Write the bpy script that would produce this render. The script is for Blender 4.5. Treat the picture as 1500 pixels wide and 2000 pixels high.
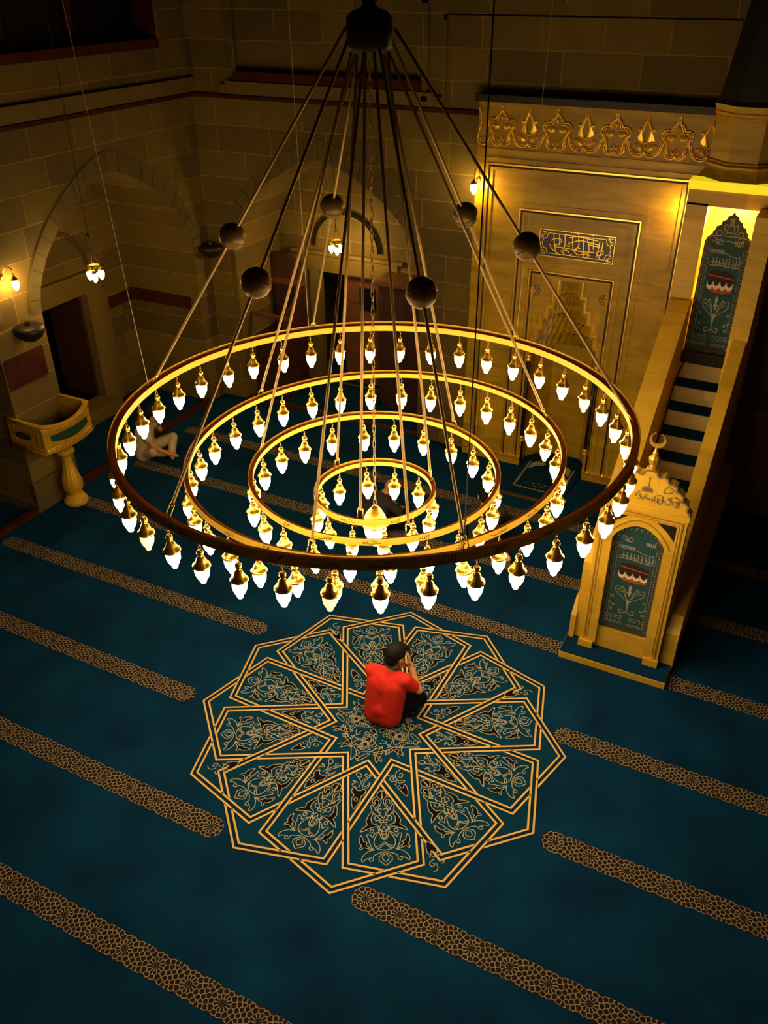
import bpy, bmesh, math, random
from mathutils import Vector, Matrix, Euler
random.seed(7)
for o in list(bpy.data.objects): bpy.data.objects.remove(o)
S = bpy.context.scene; COL = S.collection
PI = math.pi
def R(d): return math.radians(d)

# ---------------------------------------------------------------- camera, world, exposure
EXPOSURE = 0.0
BULB = 42.0          # radiance of the chandelier glass
SCONCE = 55.0        # wall lamps
cam = bpy.data.cameras.new('camera'); camo = bpy.data.objects.new('camera', cam); COL.objects.link(camo)
cr, cu, cf = Vector((0.89144484, 0.4531096, -0.00421783)), Vector((-0.24092495, 0.48183657, 0.84248958)), Vector((-0.38377242, 0.75001681, -0.53869613))
m = Matrix((cr, cu, -cf)).transposed().to_4x4(); m.translation = Vector((2.50656, -4.75174, 5.71134)); camo.matrix_world = m
cam.sensor_fit = 'VERTICAL'; cam.sensor_height = 32.0; cam.lens = 1670.77 / 2000 * 32.0; cam.clip_start = 0.05; cam.clip_end = 100
S.camera = camo
W = bpy.data.worlds.new('night'); S.world = W; W.use_nodes = True
W.node_tree.nodes['Background'].inputs[0].default_value = (0.02, 0.03, 0.05, 1); W.node_tree.nodes['Background'].inputs[1].default_value = 0.0
S.view_settings.view_transform = 'Standard'; S.view_settings.look = 'None'; S.view_settings.gamma = 1; S.view_settings.exposure = EXPOSURE
S.view_settings.use_curve_mapping = False

# ---------------------------------------------------------------- materials
def mat(name, col, rough=0.6, metal=0.0, emit=None, estr=0, noise=None, bump=0, spec=None, coat=0):
    m = bpy.data.materials.new(name); m.use_nodes = True; nt = m.node_tree; b = nt.nodes['Principled BSDF']
    b.inputs['Base Color'].default_value = (*col, 1); b.inputs['Roughness'].default_value = rough; b.inputs['Metallic'].default_value = metal
    if spec is not None: b.inputs['Specular IOR Level'].default_value = spec
    if coat: b.inputs['Coat Weight'].default_value = coat
    if emit: b.inputs['Emission Color'].default_value = (*emit, 1); b.inputs['Emission Strength'].default_value = estr
    if noise:
        sc, amt, col2 = noise
        tc = nt.nodes.new('ShaderNodeTexCoord'); n = nt.nodes.new('ShaderNodeTexNoise'); n.inputs['Scale'].default_value = sc; n.inputs['Detail'].default_value = 6
        nt.links.new(tc.outputs['Object'], n.inputs['Vector'])
        r = nt.nodes.new('ShaderNodeValToRGB'); r.color_ramp.elements[0].position = 0.5 - amt; r.color_ramp.elements[1].position = 0.5 + amt
        r.color_ramp.elements[0].color = (*col, 1); r.color_ramp.elements[1].color = (*col2, 1)
        nt.links.new(n.outputs['Fac'], r.inputs['Fac']); nt.links.new(r.outputs['Color'], b.inputs['Base Color'])
        if bump:
            bp = nt.nodes.new('ShaderNodeBump'); bp.inputs['Strength'].default_value = bump; bp.inputs['Distance'].default_value = 0.01
            nt.links.new(n.outputs['Fac'], bp.inputs['Height']); nt.links.new(bp.outputs['Normal'], b.inputs['Normal'])
    return m
def stone(name, axis, c1, c2, mortar, bw=0.84, bh=0.33, off=0.5):
    """coursed ashlar; axis 'X' = wall facing X (laid along Y), 'Y' = wall facing Y (laid along X)"""
    m = bpy.data.materials.new(name); m.use_nodes = True; nt = m.node_tree; b = nt.nodes['Principled BSDF']; L = nt.links.new
    g = nt.nodes.new('ShaderNodeNewGeometry'); s = nt.nodes.new('ShaderNodeSeparateXYZ'); c = nt.nodes.new('ShaderNodeCombineXYZ')
    L(g.outputs['Position'], s.inputs[0]); L(s.outputs['Y' if axis == 'X' else 'X'], c.inputs['X']); L(s.outputs['Z'], c.inputs['Y'])
    wn = nt.nodes.new('ShaderNodeTexNoise'); wn.inputs['Scale'].default_value = 1.3; L(g.outputs['Position'], wn.inputs['Vector'])
    mx = nt.nodes.new('ShaderNodeMixRGB'); mx.blend_type = 'ADD'; mx.inputs[0].default_value = 0.03; L(c.outputs[0], mx.inputs[1]); L(wn.outputs['Color'], mx.inputs[2])
    br = nt.nodes.new('ShaderNodeTexBrick'); L(mx.outputs[0], br.inputs['Vector'])
    br.inputs['Scale'].default_value = 1; br.inputs['Brick Width'].default_value = bw; br.inputs['Row Height'].default_value = bh; br.inputs['Mortar Size'].default_value = 0.007
    br.inputs['Mortar Smooth'].default_value = 0.3; br.offset = off; br.squash = 0.8; br.squash_frequency = 3
    br.inputs['Color1'].default_value = (*c1, 1); br.inputs['Color2'].default_value = (*c2, 1); br.inputs['Mortar'].default_value = (*mortar, 1)
    n = nt.nodes.new('ShaderNodeTexNoise'); n.inputs['Scale'].default_value = 5; n.inputs['Detail'].default_value = 8; L(g.outputs['Position'], n.inputs['Vector'])
    mp = nt.nodes.new('ShaderNodeMapRange'); mp.inputs['To Min'].default_value = 0.7; mp.inputs['To Max'].default_value = 1.25; L(n.outputs['Fac'], mp.inputs['Value'])
    mu = nt.nodes.new('ShaderNodeMixRGB'); mu.blend_type = 'MULTIPLY'; mu.inputs[0].default_value = 1; L(br.outputs['Color'], mu.inputs[1]); L(mp.outputs[0], mu.inputs[2])
    L(mu.outputs[0], b.inputs['Base Color']); b.inputs['Roughness'].default_value = 0.85
    bp = nt.nodes.new('ShaderNodeBump'); bp.inputs['Strength'].default_value = 0.5; bp.inputs['Distance'].default_value = 0.015
    L(br.outputs['Fac'], bp.inputs['Height']); bp.invert = True; L(bp.outputs['Normal'], b.inputs['Normal'])
    return m
def marble(name, c1, c2, rough=0.25, axis=1):
    m = bpy.data.materials.new(name); m.use_nodes = True; nt = m.node_tree; b = nt.nodes['Principled BSDF']; L = nt.links.new
    g = nt.nodes.new('ShaderNodeNewGeometry'); mp = nt.nodes.new('ShaderNodeMapping'); mp.inputs['Scale'].default_value = (0.6, 0.6, 3.2); mp.inputs['Rotation'].default_value = (0.1, 0.25, 0)
    L(g.outputs['Position'], mp.inputs['Vector'])
    n = nt.nodes.new('ShaderNodeTexNoise'); n.inputs['Scale'].default_value = 2.2; n.inputs['Detail'].default_value = 9; n.inputs['Distortion'].default_value = 1.2; L(mp.outputs[0], n.inputs['Vector'])
    r = nt.nodes.new('ShaderNodeValToRGB'); r.color_ramp.elements[0].position = 0.32; r.color_ramp.elements[1].position = 0.68
    r.color_ramp.elements[0].color = (*c1, 1); r.color_ramp.elements[1].color = (*c2, 1); L(n.outputs['Fac'], r.inputs['Fac'])
    # slabs of slightly different tone
    s = nt.nodes.new('ShaderNodeSeparateXYZ'); c = nt.nodes.new('ShaderNodeCombineXYZ'); L(g.outputs['Position'], s.inputs[0]); L(s.outputs['X' if axis else 'Y'], c.inputs[0]); L(s.outputs['Z'], c.inputs[1])
    br = nt.nodes.new('ShaderNodeTexBrick'); L(c.outputs[0], br.inputs['Vector']); br.inputs['Scale'].default_value = 1; br.inputs['Brick Width'].default_value = 0.7; br.inputs['Row Height'].default_value = 0.45
    br.inputs['Mortar Size'].default_value = 0.0015; br.inputs['Color1'].default_value = (0.8, 0.8, 0.8, 1); br.inputs['Color2'].default_value = (1.1, 1.05, 1, 1); br.inputs['Mortar'].default_value = (0.6, 0.6, 0.6, 1)
    mu = nt.nodes.new('ShaderNodeMixRGB'); mu.blend_type = 'MULTIPLY'; mu.inputs[0].default_value = 1; L(r.outputs[0], mu.inputs[1]); L(br.outputs[0], mu.inputs[2])
    L(mu.outputs[0], b.inputs['Base Color']); b.inputs['Roughness'].default_value = rough; b.inputs['Specular IOR Level'].default_value = 0.3
    return m
ST1, ST2, MO = (0.15, 0.09, 0.006), (0.085, 0.05, 0.004), (0.23, 0.145, 0.014)
M = dict(
    stoneX=stone('ashlar_side', 'X', ST1, ST2, MO), stoneY=stone('ashlar_qibla', 'Y', ST1, ST2, MO),
    vous=mat('voussoir_stone', (0.07, 0.045, 0.008), 0.85, noise=(4, 0.25, (0.12, 0.075, 0.012)), bump=0.3),
    red=mat('dark_red_stone', (0.035, 0.006, 0.002), 0.8, spec=.15, noise=(6, 0.2, (0.06, 0.011, 0.003))),
    cornice=mat('pale_cornice_stone', (0.15, 0.09, 0.008), 0.8, noise=(6, 0.3, (0.11, 0.068, 0.006))),
    dark=mat('dark_bronze', (0.018, 0.01, 0.004), 0.5, 0.3),
    black=mat('black_iron_and_shade', (0.01, 0.009, 0.008), 0.5, 0.4),
    marble=marble('mihrab_marble', (0.32, 0.18, 0.006), (0.50, 0.30, 0.012), 0.42),
    marble2=marble('minbar_marble', (0.60, 0.35, 0.022), (0.74, 0.46, 0.04), 0.45),
    marbleR=marble('riser_marble', (0.55, 0.40, 0.14), (0.62, 0.46, 0.18), 0.4),
    gold=mat('gilding', (1.0, 0.58, 0.08), 0.32, 0.8), gildr=mat('relief_gilding', (1.0, 0.58, 0.05), 0.36, 0.55), strip=mat('emissive_yellow_band', (0.9, 0.7, 0.02), 0.5, emit=(1.0, .72, .01), estr=.75), goldp=mat('gold_paint', (0.95, 0.6, 0.1), 0.45, 0.35),
    brass=mat('brass', (0.95, 0.58, 0.1), 0.26, 0.95), hoopi=mat('hoop_inner_brass', (1.0, 0.55, 0.03), 0.55, 0.15),
    hoopo=mat('hoop_outer_brass', (0.95, 0.55, 0.05), 0.36, 0.6),
    rod=mat('rod_brass', (0.6, 0.4, 0.14), 0.4, 0.6), ball=mat('ball_bronze', (0.22, 0.13, 0.04), 0.38, 0.45),
    bulb=mat('lit_glass', (1, 0.9, 0.7), 0.3, emit=(1.0, 0.76, 0.42), estr=BULB),
    bulbdim=mat('dim_lit_glass', (0.8, 0.6, 0.35), 0.3, emit=(1.0, 0.72, 0.38), estr=1.3),
    bulb2=mat('wall_lit_glass', (1, 0.9, 0.7), 0.3, emit=(1.0, 0.66, 0.2), estr=SCONCE * 4),
    carpet=mat('blue_carpet', (0.0002, 0.014, 0.046), 0.95, noise=(1.6, 0.24, (0.0004, 0.040, 0.104)), bump=0.2, spec=0.1),
    teal=mat('teal_carpet', (0.0006, 0.036, 0.080), 0.95, spec=0.1), navy=mat('navy_carpet', (0.002, 0.022, 0.05), 0.95, spec=0.1),
    yellow=mat('yellow_pile', (0.72, 0.47, 0.14), 0.95, spec=0.1), cream=mat('cream_pile', (0.40, 0.37, 0.25), 0.95, spec=0.1),
    blk=mat('black_pile', (0.006, 0.004, 0.004), 0.95, spec=0.1), brown=mat('brown_pile', (0.022, 0.012, 0.008), 0.95, spec=0.1),
    lat=mat('tan_lattice_pile', (0.36, 0.29, 0.19), 0.95, spec=0.1),
    rugm=mat('mihrab_rug', (0.002, 0.022, 0.045), 0.95, spec=0.1),
    wood=mat('dark_red_wood', (0.03, 0.008, 0.002), 0.55, noise=(9, 0.2, (0.055, 0.015, 0.004))), wood2=mat('brown_wood', (0.09, 0.028, 0.006), 0.55, noise=(9, 0.2, (0.13, 0.042, 0.009))),
    dred=mat('red_cloth', (0.25, 0.015, 0.008), 0.8), glass=mat('night_glass', (0.004, 0.004, 0.006), 0.2),
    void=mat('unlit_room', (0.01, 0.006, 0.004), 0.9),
    curt=mat('teal_curtain', (0.008, 0.05, 0.055), 0.8, noise=(12, 0.3, (0.011, 0.065, 0.07))), curtb=mat('grey_green_border', (0.035, 0.045, 0.03), 0.8), emb=mat('silver_embroidery', (0.33, 0.3, 0.22), 0.6),
    kblack=mat('black_embroidery', (0.02, 0.008, 0.005), 0.8), kred=mat('rust_embroidery', (0.4, 0.06, 0.015), 0.8), kwhite=mat('cream_embroidery', (0.75, 0.6, 0.42), 0.8),
    panel=mat('dark_panel', (0.02, 0.016, 0.01), 0.35), relief=mat('inscription_relief', (0.2, 0.13, 0.05), 0.5), green=mat('green_stone', (0.02, 0.05, 0.02), 0.25),
    shirt=mat('red_shirt', (0.62, 0.012, 0.003), 0.85, noise=(7, 0.3, (0.70, 0.018, 0.004))), collar=mat('grey_collar', (0.05, 0.06, 0.055), 0.85),
    skin=mat('skin', (0.62, 0.3, 0.13), 0.55), skin2=mat('tanned_skin', (0.5, 0.2, 0.08), 0.55), hair=mat('black_hair', (0.006, 0.004, 0.003), 0.75, spec=.2),
    trouser=mat('black_trousers', (0.005, 0.004, 0.0035), 0.95, spec=.1), coat=mat('dark_coat', (0.02, 0.013, 0.012), 0.85), white=mat('cream_shirt', (0.5, 0.38, 0.2), 0.85), sock=mat('peach_sock', (0.8, 0.5, 0.3), 0.8),
    wire=mat('pale_wire', (0.6, 0.45, 0.25), 0.5, 0.3), eye=mat('eye_dark', (0.02, 0.01, 0.01), 0.3))

# ---------------------------------------------------------------- object helpers
def wloc(o):
    v = Vector((0, 0, 0))
    while o is not None: v += o.location; o = o.parent
    return v
def obj(name, bm, m, parent=None, smooth=False, local=False, recalc=True):
    """one mesh object; verts are given in world space unless local=True"""
    if recalc and bm.faces: bmesh.ops.recalc_face_normals(bm, faces=bm.faces)
    me = bpy.data.meshes.new(name); bm.to_mesh(me); bm.free()
    mats = m if isinstance(m, (list, tuple)) else [m]
    for x in mats: me.materials.append(M[x] if isinstance(x, str) else x)
    if smooth:
        for p in me.polygons: p.use_smooth = True
    o = bpy.data.objects.new(name, me); COL.objects.link(o)
    if parent is not None:
        o.parent = parent
        if not local: me.transform(Matrix.Translation(-wloc(parent)))
    return o
def recenter(o, p):
    p = Vector(p); o.data.transform(Matrix.Translation(-p)); o.location = p; return o
def tag(o, label=None, cat=None, group=None, kind=None):
    if label: o['label'] = label
    if cat: o['category'] = cat
    if group: o['group'] = group
    if kind: o['kind'] = kind
    return o
def thing(name, label, cat, loc=(0, 0, 0), rz=0, group=None):
    o = bpy.data.objects.new(name, None); COL.objects.link(o); o.location = loc; o.rotation_euler = (0, 0, rz); o.empty_display_size = 0.1
    return tag(o, label, cat, group)
def copy_tree(o, parent=None):
    c = o.copy(); COL.objects.link(c); c.parent = parent
    for ch in list(o.children): copy_tree(ch, c)
    return c
def struct(name, bm, m, parent=None, smooth=False):
    o = obj(name, bm, m, parent, smooth)
    if parent is None: o['kind'] = 'structure'
    return o
# ---------------------------------------------------------------- mesh helpers
def NB(): return bmesh.new()
def face(bm, pts, mi=0):
    vs = [bm.verts.new(p) for p in pts]
    try: f = bm.faces.new(vs); f.material_index = mi; return f
    except ValueError: return None
def box(bm, x0, x1, y0, y1, z0, z1, mi=0):
    v = [bm.verts.new(p) for p in ((x0, y0, z0), (x1, y0, z0), (x1, y1, z0), (x0, y1, z0), (x0, y0, z1), (x1, y0, z1), (x1, y1, z1), (x0, y1, z1))]
    for q in ((0, 3, 2, 1), (4, 5, 6, 7), (0, 1, 5, 4), (1, 2, 6, 5), (2, 3, 7, 6), (3, 0, 4, 7)):
        bm.faces.new([v[i] for i in q]).material_index = mi
def bevel_box(bm, x0, x1, y0, y1, z0, z1, b=0.01):
    t = bmesh.new(); box(t, x0, x1, y0, y1, z0, z1)
    bmesh.ops.bevel(t, geom=t.edges[:], offset=b, segments=2, affect='EDGES', profile=0.6); join(bm, t)
def join(bm, t, mat4=None):
    me = bpy.data.meshes.new('tmp'); t.to_mesh(me); t.free()
    if mat4 is not None: me.transform(mat4)
    bm.from_mesh(me); bpy.data.meshes.remove(me)
def prism(bm, pts, mp, d0, d1, mi=0):
    """polygon pts (a,b) extruded between depths d0..d1; mp(a,b,d)->xyz"""
    n = len(pts); A = [bm.verts.new(mp(a, b, d0)) for a, b in pts]; B = [bm.verts.new(mp(a, b, d1)) for a, b in pts]
    for f in (A[::-1], B): bm.faces.new(f).material_index = mi
    for i in range(n): bm.faces.new((A[i], A[(i + 1) % n], B[(i + 1) % n], B[i])).material_index = mi
def tube(bm, pts, r, n=8, cap=True, mi=0, r1=None):
    pts = [Vector(p) for p in pts]; rings = []; k = len(pts)
    up = Vector((0, 0, 1))
    for i, p in enumerate(pts):
        d = (pts[min(i + 1, k - 1)] - pts[max(i - 1, 0)]).normalized()
        a = d.cross(up)
        if a.length < 0.05: a = d.cross(Vector((1, 0, 0)))
        a.normalize(); b = d.cross(a); rr = r if r1 is None else r + (r1 - r) * i / (k - 1)
        rings.append([bm.verts.new(p + (a * math.cos(2 * PI * j / n) + b * math.sin(2 * PI * j / n)) * rr) for j in range(n)])
    for i in range(k - 1):
        for j in range(n):
            f = bm.faces.new((rings[i][j], rings[i][(j + 1) % n], rings[i + 1][(j + 1) % n], rings[i + 1][j])); f.material_index = mi
    if cap:
        bm.faces.new(rings[0][::-1]).material_index = mi; bm.faces.new(rings[-1]).material_index = mi
def lathe(bm, prof, c=(0, 0, 0), n=24, mi=0, closed=False, a0=0, a1=2 * PI, fn=None):
    """prof list of (r,z); fn(x,y)->dz tilt"""
    full = abs(a1 - a0 - 2 * PI) < 1e-6; k = n if full else n + 1; cols = []
    for i in range(k):
        a = a0 + (a1 - a0) * i / n; ca, sa = math.cos(a), math.sin(a)
        cols.append([bm.verts.new((c[0] + r * ca, c[1] + r * sa, c[2] + z + (fn(a) if fn else 0))) for r, z in prof])
    m_ = len(prof)
    for i in range(n):
        A, B = cols[i], cols[(i + 1) % k]
        for j in range(m_ if closed else m_ - 1):
            q = [A[j], B[j], B[(j + 1) % m_], A[(j + 1) % m_]]
            try: bm.faces.new(q).material_index = mi
            except ValueError: pass
    if not closed:
        bmesh.ops.remove_doubles(bm, verts=bm.verts, dist=1e-6)
def sph(bm, c, r, n=16, m_=10, rot=None):
    t = bmesh.new(); bmesh.ops.create_uvsphere(t, u_segments=n, v_segments=m_, radius=1)
    r = (r, r, r) if isinstance(r, (int, float)) else r
    mm = Matrix.Translation(c) @ (rot.to_matrix().to_4x4() if rot else Matrix()) @ Matrix.Diagonal((*r, 1)); join(bm, t, mm)
def ribbon(bm, pts, w, mp, d, mi=0, closed=False, thick=0.0):
    """flat mitred line of width w through 2-D points; mp(a,b,d)->xyz. thick adds raised sides"""
    P = [Vector(p) for p in pts]; n = len(P)
    if n < 2: return
    Lf, Rt = [], []
    for i, p in enumerate(P):
        a = P[(i - 1) % n] if (closed or i > 0) else None; b = P[(i + 1) % n] if (closed or i < n - 1) else None
        d1 = (p - a) if a is not None else (b - p); d2 = (b - p) if b is not None else d1
        if d1.length < 1e-9: d1 = d2
        if d2.length < 1e-9: d2 = d1
        if d1.length < 1e-9: continue
        d1 = d1.normalized(); d2 = d2.normalized(); t = d1 + d2
        if t.length < 0.2: t = d1
        t.normalize(); nn = Vector((-t.y, t.x)); c_ = max(0.45, nn.dot(Vector((-d1.y, d1.x))))
        o = nn * (w / 2 / c_); Lf.append(p + o); Rt.append(p - o)
    n = len(Lf)
    TL = [bm.verts.new(mp(q.x, q.y, d)) for q in Lf]; TR = [bm.verts.new(mp(q.x, q.y, d)) for q in Rt]
    rng = range(n if closed else n - 1)
    for i in rng:
        j = (i + 1) % n
        bm.faces.new((TR[i], TR[j], TL[j], TL[i])).material_index = mi
    if thick:
        BL = [bm.verts.new(mp(q.x, q.y, d - thick)) for q in Lf]; BR = [bm.verts.new(mp(q.x, q.y, d - thick)) for q in Rt]
        for i in rng:
            j = (i + 1) % n
            bm.faces.new((TL[i], TL[j], BL[j], BL[i])).material_index = mi; bm.faces.new((TR[j], TR[i], BR[i], BR[j])).material_index = mi
def poly(bm, pts, mp, d, mi=0):
    t = bmesh.new(); vs = [t.verts.new((a, b, 0)) for a, b in pts]
    try: f = t.faces.new(vs)
    except ValueError: t.free(); return
    bmesh.ops.triangulate(t, faces=t.faces[:]); idx = {}
    for f in t.faces:
        q = [mp(v.co.x, v.co.y, d) for v in f.verts]
        face(bm, q, mi)
    t.free()
def smoothpts(pts, it=1, closed=False, q=.25):
    for _ in range(it):
        n = len(pts); o = []
        if not closed: o.append(pts[0])
        for i in range(n if closed else n - 1):
            a, b = pts[i], pts[(i + 1) % n]
            o.append((a[0] * (1 - q) + b[0] * q, a[1] * (1 - q) + b[1] * q)); o.append((a[0] * q + b[0] * (1 - q), a[1] * q + b[1] * (1 - q)))
        if not closed: o.append(pts[-1])
        pts = o
    return pts
def arc(cx, cy, r, a0, a1, n=12, ry=None):
    return [(cx + r * math.cos(R(a0 + (a1 - a0) * i / n)), cy + (ry or r) * math.sin(R(a0 + (a1 - a0) * i / n))) for i in range(n + 1)]
def spiral(cx, cy, r0, r1, a0, turns, n=18):
    return [(cx + (r0 + (r1 - r0) * i / n) * math.cos(a0 + 2 * PI * turns * i / n), cy + (r0 + (r1 - r0) * i / n) * math.sin(a0 + 2 * PI * turns * i / n)) for i in range(n + 1)]
MOTIF={'petal':[('b',[(.686,.024),(.707,.054),(.741,.061),(.77,.041),(.78,.021)]),('b',[(.781,.027),(.749,.054),(.762,.09),(.792,.098),(.818,.086),(.819,.065),(.794,.079),(.774,.066),(.786,.046),(.811,.038),(.845,.049),(.875,.075),(.889,.059),(.84,.032),(.809,.023)]),('n',[(.965,.002),(.905,.04),(.843,.083),(.825,.094),(.837,.107),(.888,.095),(.929,.062),(.959,.03),(.976,.026),(.975,.0)]),('l',[(.875,.015),(.869,.031),(.881,.047),(.902,.046),(.911,.029),(.894,.022)]),('b',[(.887,.094),(.929,.122),(.983,.139),(1.017,.125),(1.048,.162),(1.081,.18),(1.065,.137),(1.042,.091),(1.035,.047),(1.095,.026),(1.136,.014),(1.164,-.014),(1.151,-.014),(1.135,.003),(1.087,.009),(1.027,.041),(1.014,.064),(1.006,.089),(.96,.1),(.908,.084)]),('l',[(1.076,.159),(1.052,.12),(1.057,.084),(1.074,.072),(1.095,.082),(1.089,.103),(1.068,.104),(1.066,.089)]),('l',[(1.082,.033),(1.124,.057),(1.173,.07),(1.218,.058),(1.241,.032),(1.252,-.023)]),('b',[(1.174,-.015),(1.206,.012),(1.219,.054),(1.231,.048),(1.227,.016),(1.191,-.019)]),('l',[(1.085,.041),(1.104,.069),(1.139,.083),(1.106,.099),(1.103,.134),(1.141,.112),(1.188,.101),(1.243,.07)]),('b',[(1.106,.17),(1.145,.184),(1.182,.178),(1.204,.159),(1.226,.178),(1.238,.165),(1.22,.143),(1.247,.071),(1.227,.091),(1.202,.128),(1.175,.121),(1.169,.147),(1.143,.155)]),('l',[(1.264,-.009),(1.283,.047),(1.302,.07),(1.328,.064),(1.346,.083),(1.329,.102),(1.308,.092),(1.319,.079)]),('l',[(1.245,.058),(1.254,.106),(1.286,.144),(1.326,.16),(1.349,.148),(1.325,.13),(1.315,.102)]),('l',[(1.263,-.025),(1.323,.04),(1.384,-.032)]),('l',[(1.279,-.027),(1.319,.006),(1.352,-.033)]),('b',[(.979,-.004),(.98,.028),(.991,.029),(1.001,.025),(1.0,-.005)]),('l',[(1.034,-.008),(1.084,.013),(1.083,-.012)]),('l',[(1.014,.012),(1.057,.034),(1.087,.012)]),('l',[(.933,.029),(.935,.062),(.958,.074),(.984,.059),(.977,.035),(.959,.027)]),('l',[(1.106,-.011),(1.113,.003),(1.128,.005),(1.14,-.002),(1.141,-.016)])],'T1':[('b',[(.861,-.236),(.809,-.25),(.75,-.247),(.721,-.224),(.69,-.245),(.653,-.24),(.646,-.216),(.678,-.199),(.68,-.164),(.661,-.145),(.682,-.127),(.719,-.14),(.74,-.172),(.784,-.179),(.827,-.205)]),('o',[(.743,-.212),(.766,-.194),(.787,-.213),(.763,-.231)]),('l',[(.648,-.185),(.603,-.167),(.559,-.172),(.522,-.202),(.491,-.202),(.491,-.181),(.513,-.158),(.542,-.16),(.541,-.182)]),('l',[(.648,-.197),(.634,-.232),(.603,-.243),(.608,-.218),(.593,-.212),(.572,-.236),(.569,-.223),(.598,-.193)]),('l',[(.65,-.153),(.596,-.161),(.562,-.135),(.529,-.096),(.508,-.08),(.53,-.076),(.567,-.114),(.608,-.149),(.65,-.139),(.626,-.107),(.592,-.088),(.641,-.101),(.663,-.126)]),('l',[(.544,-.11),(.531,-.129),(.513,-.128),(.514,-.108)])],'T2':[('b',[(.758,.21),(.701,.218),(.655,.208),(.631,.19),(.669,.183),(.677,.164),(.645,.148),(.658,.131),(.705,.159),(.745,.187)]),('l',[(.643,.116),(.589,.136),(.6,.204),(.619,.183),(.621,.143)]),('l',[(.589,.137),(.553,.123),(.506,.13),(.483,.166)]),('l',[(.55,.149),(.569,.165),(.549,.188),(.521,.184),(.522,.161),(.544,.163)]),('l',[(.597,.124),(.606,.087),(.574,.072),(.547,.089),(.563,.11),(.588,.101)]),('l',[(.538,.054),(.531,.092),(.549,.117),(.581,.13)])],'T3':[('b',[(1.187,.321),(1.216,.365),(1.261,.395),(1.297,.396),(1.29,.374),(1.272,.35),(1.314,.343),(1.293,.319),(1.24,.313)]),('l',[(1.333,.33),(1.314,.343),(1.335,.37),(1.31,.401),(1.322,.423)]),('l',[(1.348,.368),(1.371,.331),(1.403,.326),(1.415,.355),(1.39,.367),(1.382,.347)]),('l',[(1.381,.375),(1.42,.39),(1.449,.376),(1.455,.349)]),('l',[(1.363,.407),(1.347,.425),(1.365,.441),(1.39,.432),(1.383,.411)])],'C':[('l',[(-.433,.038),(-.364,.067),(-.289,.111),(-.239,.057),(-.288,.019)]),('l',[(-.426,.035),(-.338,.02),(-.285,.086)]),('l',[(-.418,-.014),(-.363,-.058),(-.281,-.081),(-.231,-.03),(-.29,.005)]),('l',[(-.418,-.014),(-.357,-.016),(-.292,-.061)]),('l',[(-.295,.015),(-.235,.013),(-.18,.073)]),('l',[(-.24,.004),(-.207,-.057),(-.137,-.06),(-.095,-.013)]),('b',[(-.183,.026),(-.155,.047),(-.123,.031),(-.117,.001),(-.145,-.019),(-.177,-.003)]),('l',[(-.207,.034),(-.148,.07),(-.101,.035),(-.097,-.008),(-.14,-.036),(-.19,-.016),(-.207,.034)]),('l',[(-.175,-.185),(-.104,-.193),(-.031,-.169),(-.013,-.122),(-.037,-.085),(-.069,-.088),(-.07,-.114),(-.043,-.119)]),('l',[(-.157,-.095),(-.15,-.129),(-.112,-.16),(-.114,-.099)]),('b',[(-.044,-.063),(-.022,-.023),(.014,-.047),(.034,-.076),(.005,-.076),(-.015,-.074)]),('l',[(-.001,-.135),(.051,-.164),(.105,-.195),(.154,-.182),(.087,-.233),(.086,-.266),(-.003,-.309),(-.009,-.332)]),('l',[(-.11,-.233),(-.091,-.199),(-.033,-.182),(.019,-.192),(.052,-.236),(.045,-.276),(-.017,-.283),(-.067,-.26),(-.11,-.233)]),('b',[(-.025,-.198),(.003,-.2),(.019,-.223),(.011,-.247),(-.019,-.253),(-.038,-.23)]),('l',[(-.031,-.187),(.018,-.199),(.036,-.232),(.02,-.264),(-.027,-.264),(-.051,-.228),(-.031,-.187)]),('b',[(-.251,-.205),(-.173,-.24),(-.124,-.276),(-.102,-.265),(-.156,-.219),(-.22,-.19)]),('l',[(-.224,-.32),(-.187,-.284),(-.089,-.289),(-.155,-.306),(-.16,-.331)]),('b',[(.091,-.276),(.145,-.237),(.195,-.19),(.159,-.254)]),('b',[(.099,-.29),(.148,-.295),(.209,-.334),(.198,-.304),(.139,-.278)]),('b',[(-.028,-.366),(.007,-.354),(.015,-.385),(-.008,-.402)]),('b',[(-.365,-.174),(-.311,-.132),(-.253,-.131),(-.166,-.131),(-.231,-.17),(-.307,-.173)]),('b',[(.142,-.13),(.228,-.145),(.301,-.096),(.302,-.146),(.351,-.186),(.263,-.178)]),('l',[(.209,-.217),(.22,-.193),(.199,-.18),(.182,-.2),(.197,-.229),(.231,-.223)]),('l',[(.007,-.106),(.012,-.079),(.04,-.077),(.053,-.108),(.035,-.123)]),('l',[(-.046,-.333),(-.04,-.309),(-.013,-.316),(-.009,-.341),(-.029,-.346)]),('l',[(-.307,.036),(-.289,.058),(-.263,.038),(-.274,.013),(-.294,.022)]),('l',[(-.233,-.07),(-.217,-.055),(-.2,-.078),(-.213,-.098),(-.234,-.086)])]}
# ================================================================ FLOOR with its woven pattern
XA, YA, XB, YB = -5.4, 5.2, -6.7, 6.35
fl = NB()
mpf = lambda a, b, d: (a, b, d)
face(fl, [(-9, -6.6, 0), (5.6, -6.6, 0), (5.6, 7.6, 0), (-9, 7.6, 0)], 0)
FM = ['carpet', 'teal', 'navy', 'yellow', 'cream', 'blk', 'brown', 'lat']
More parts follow.
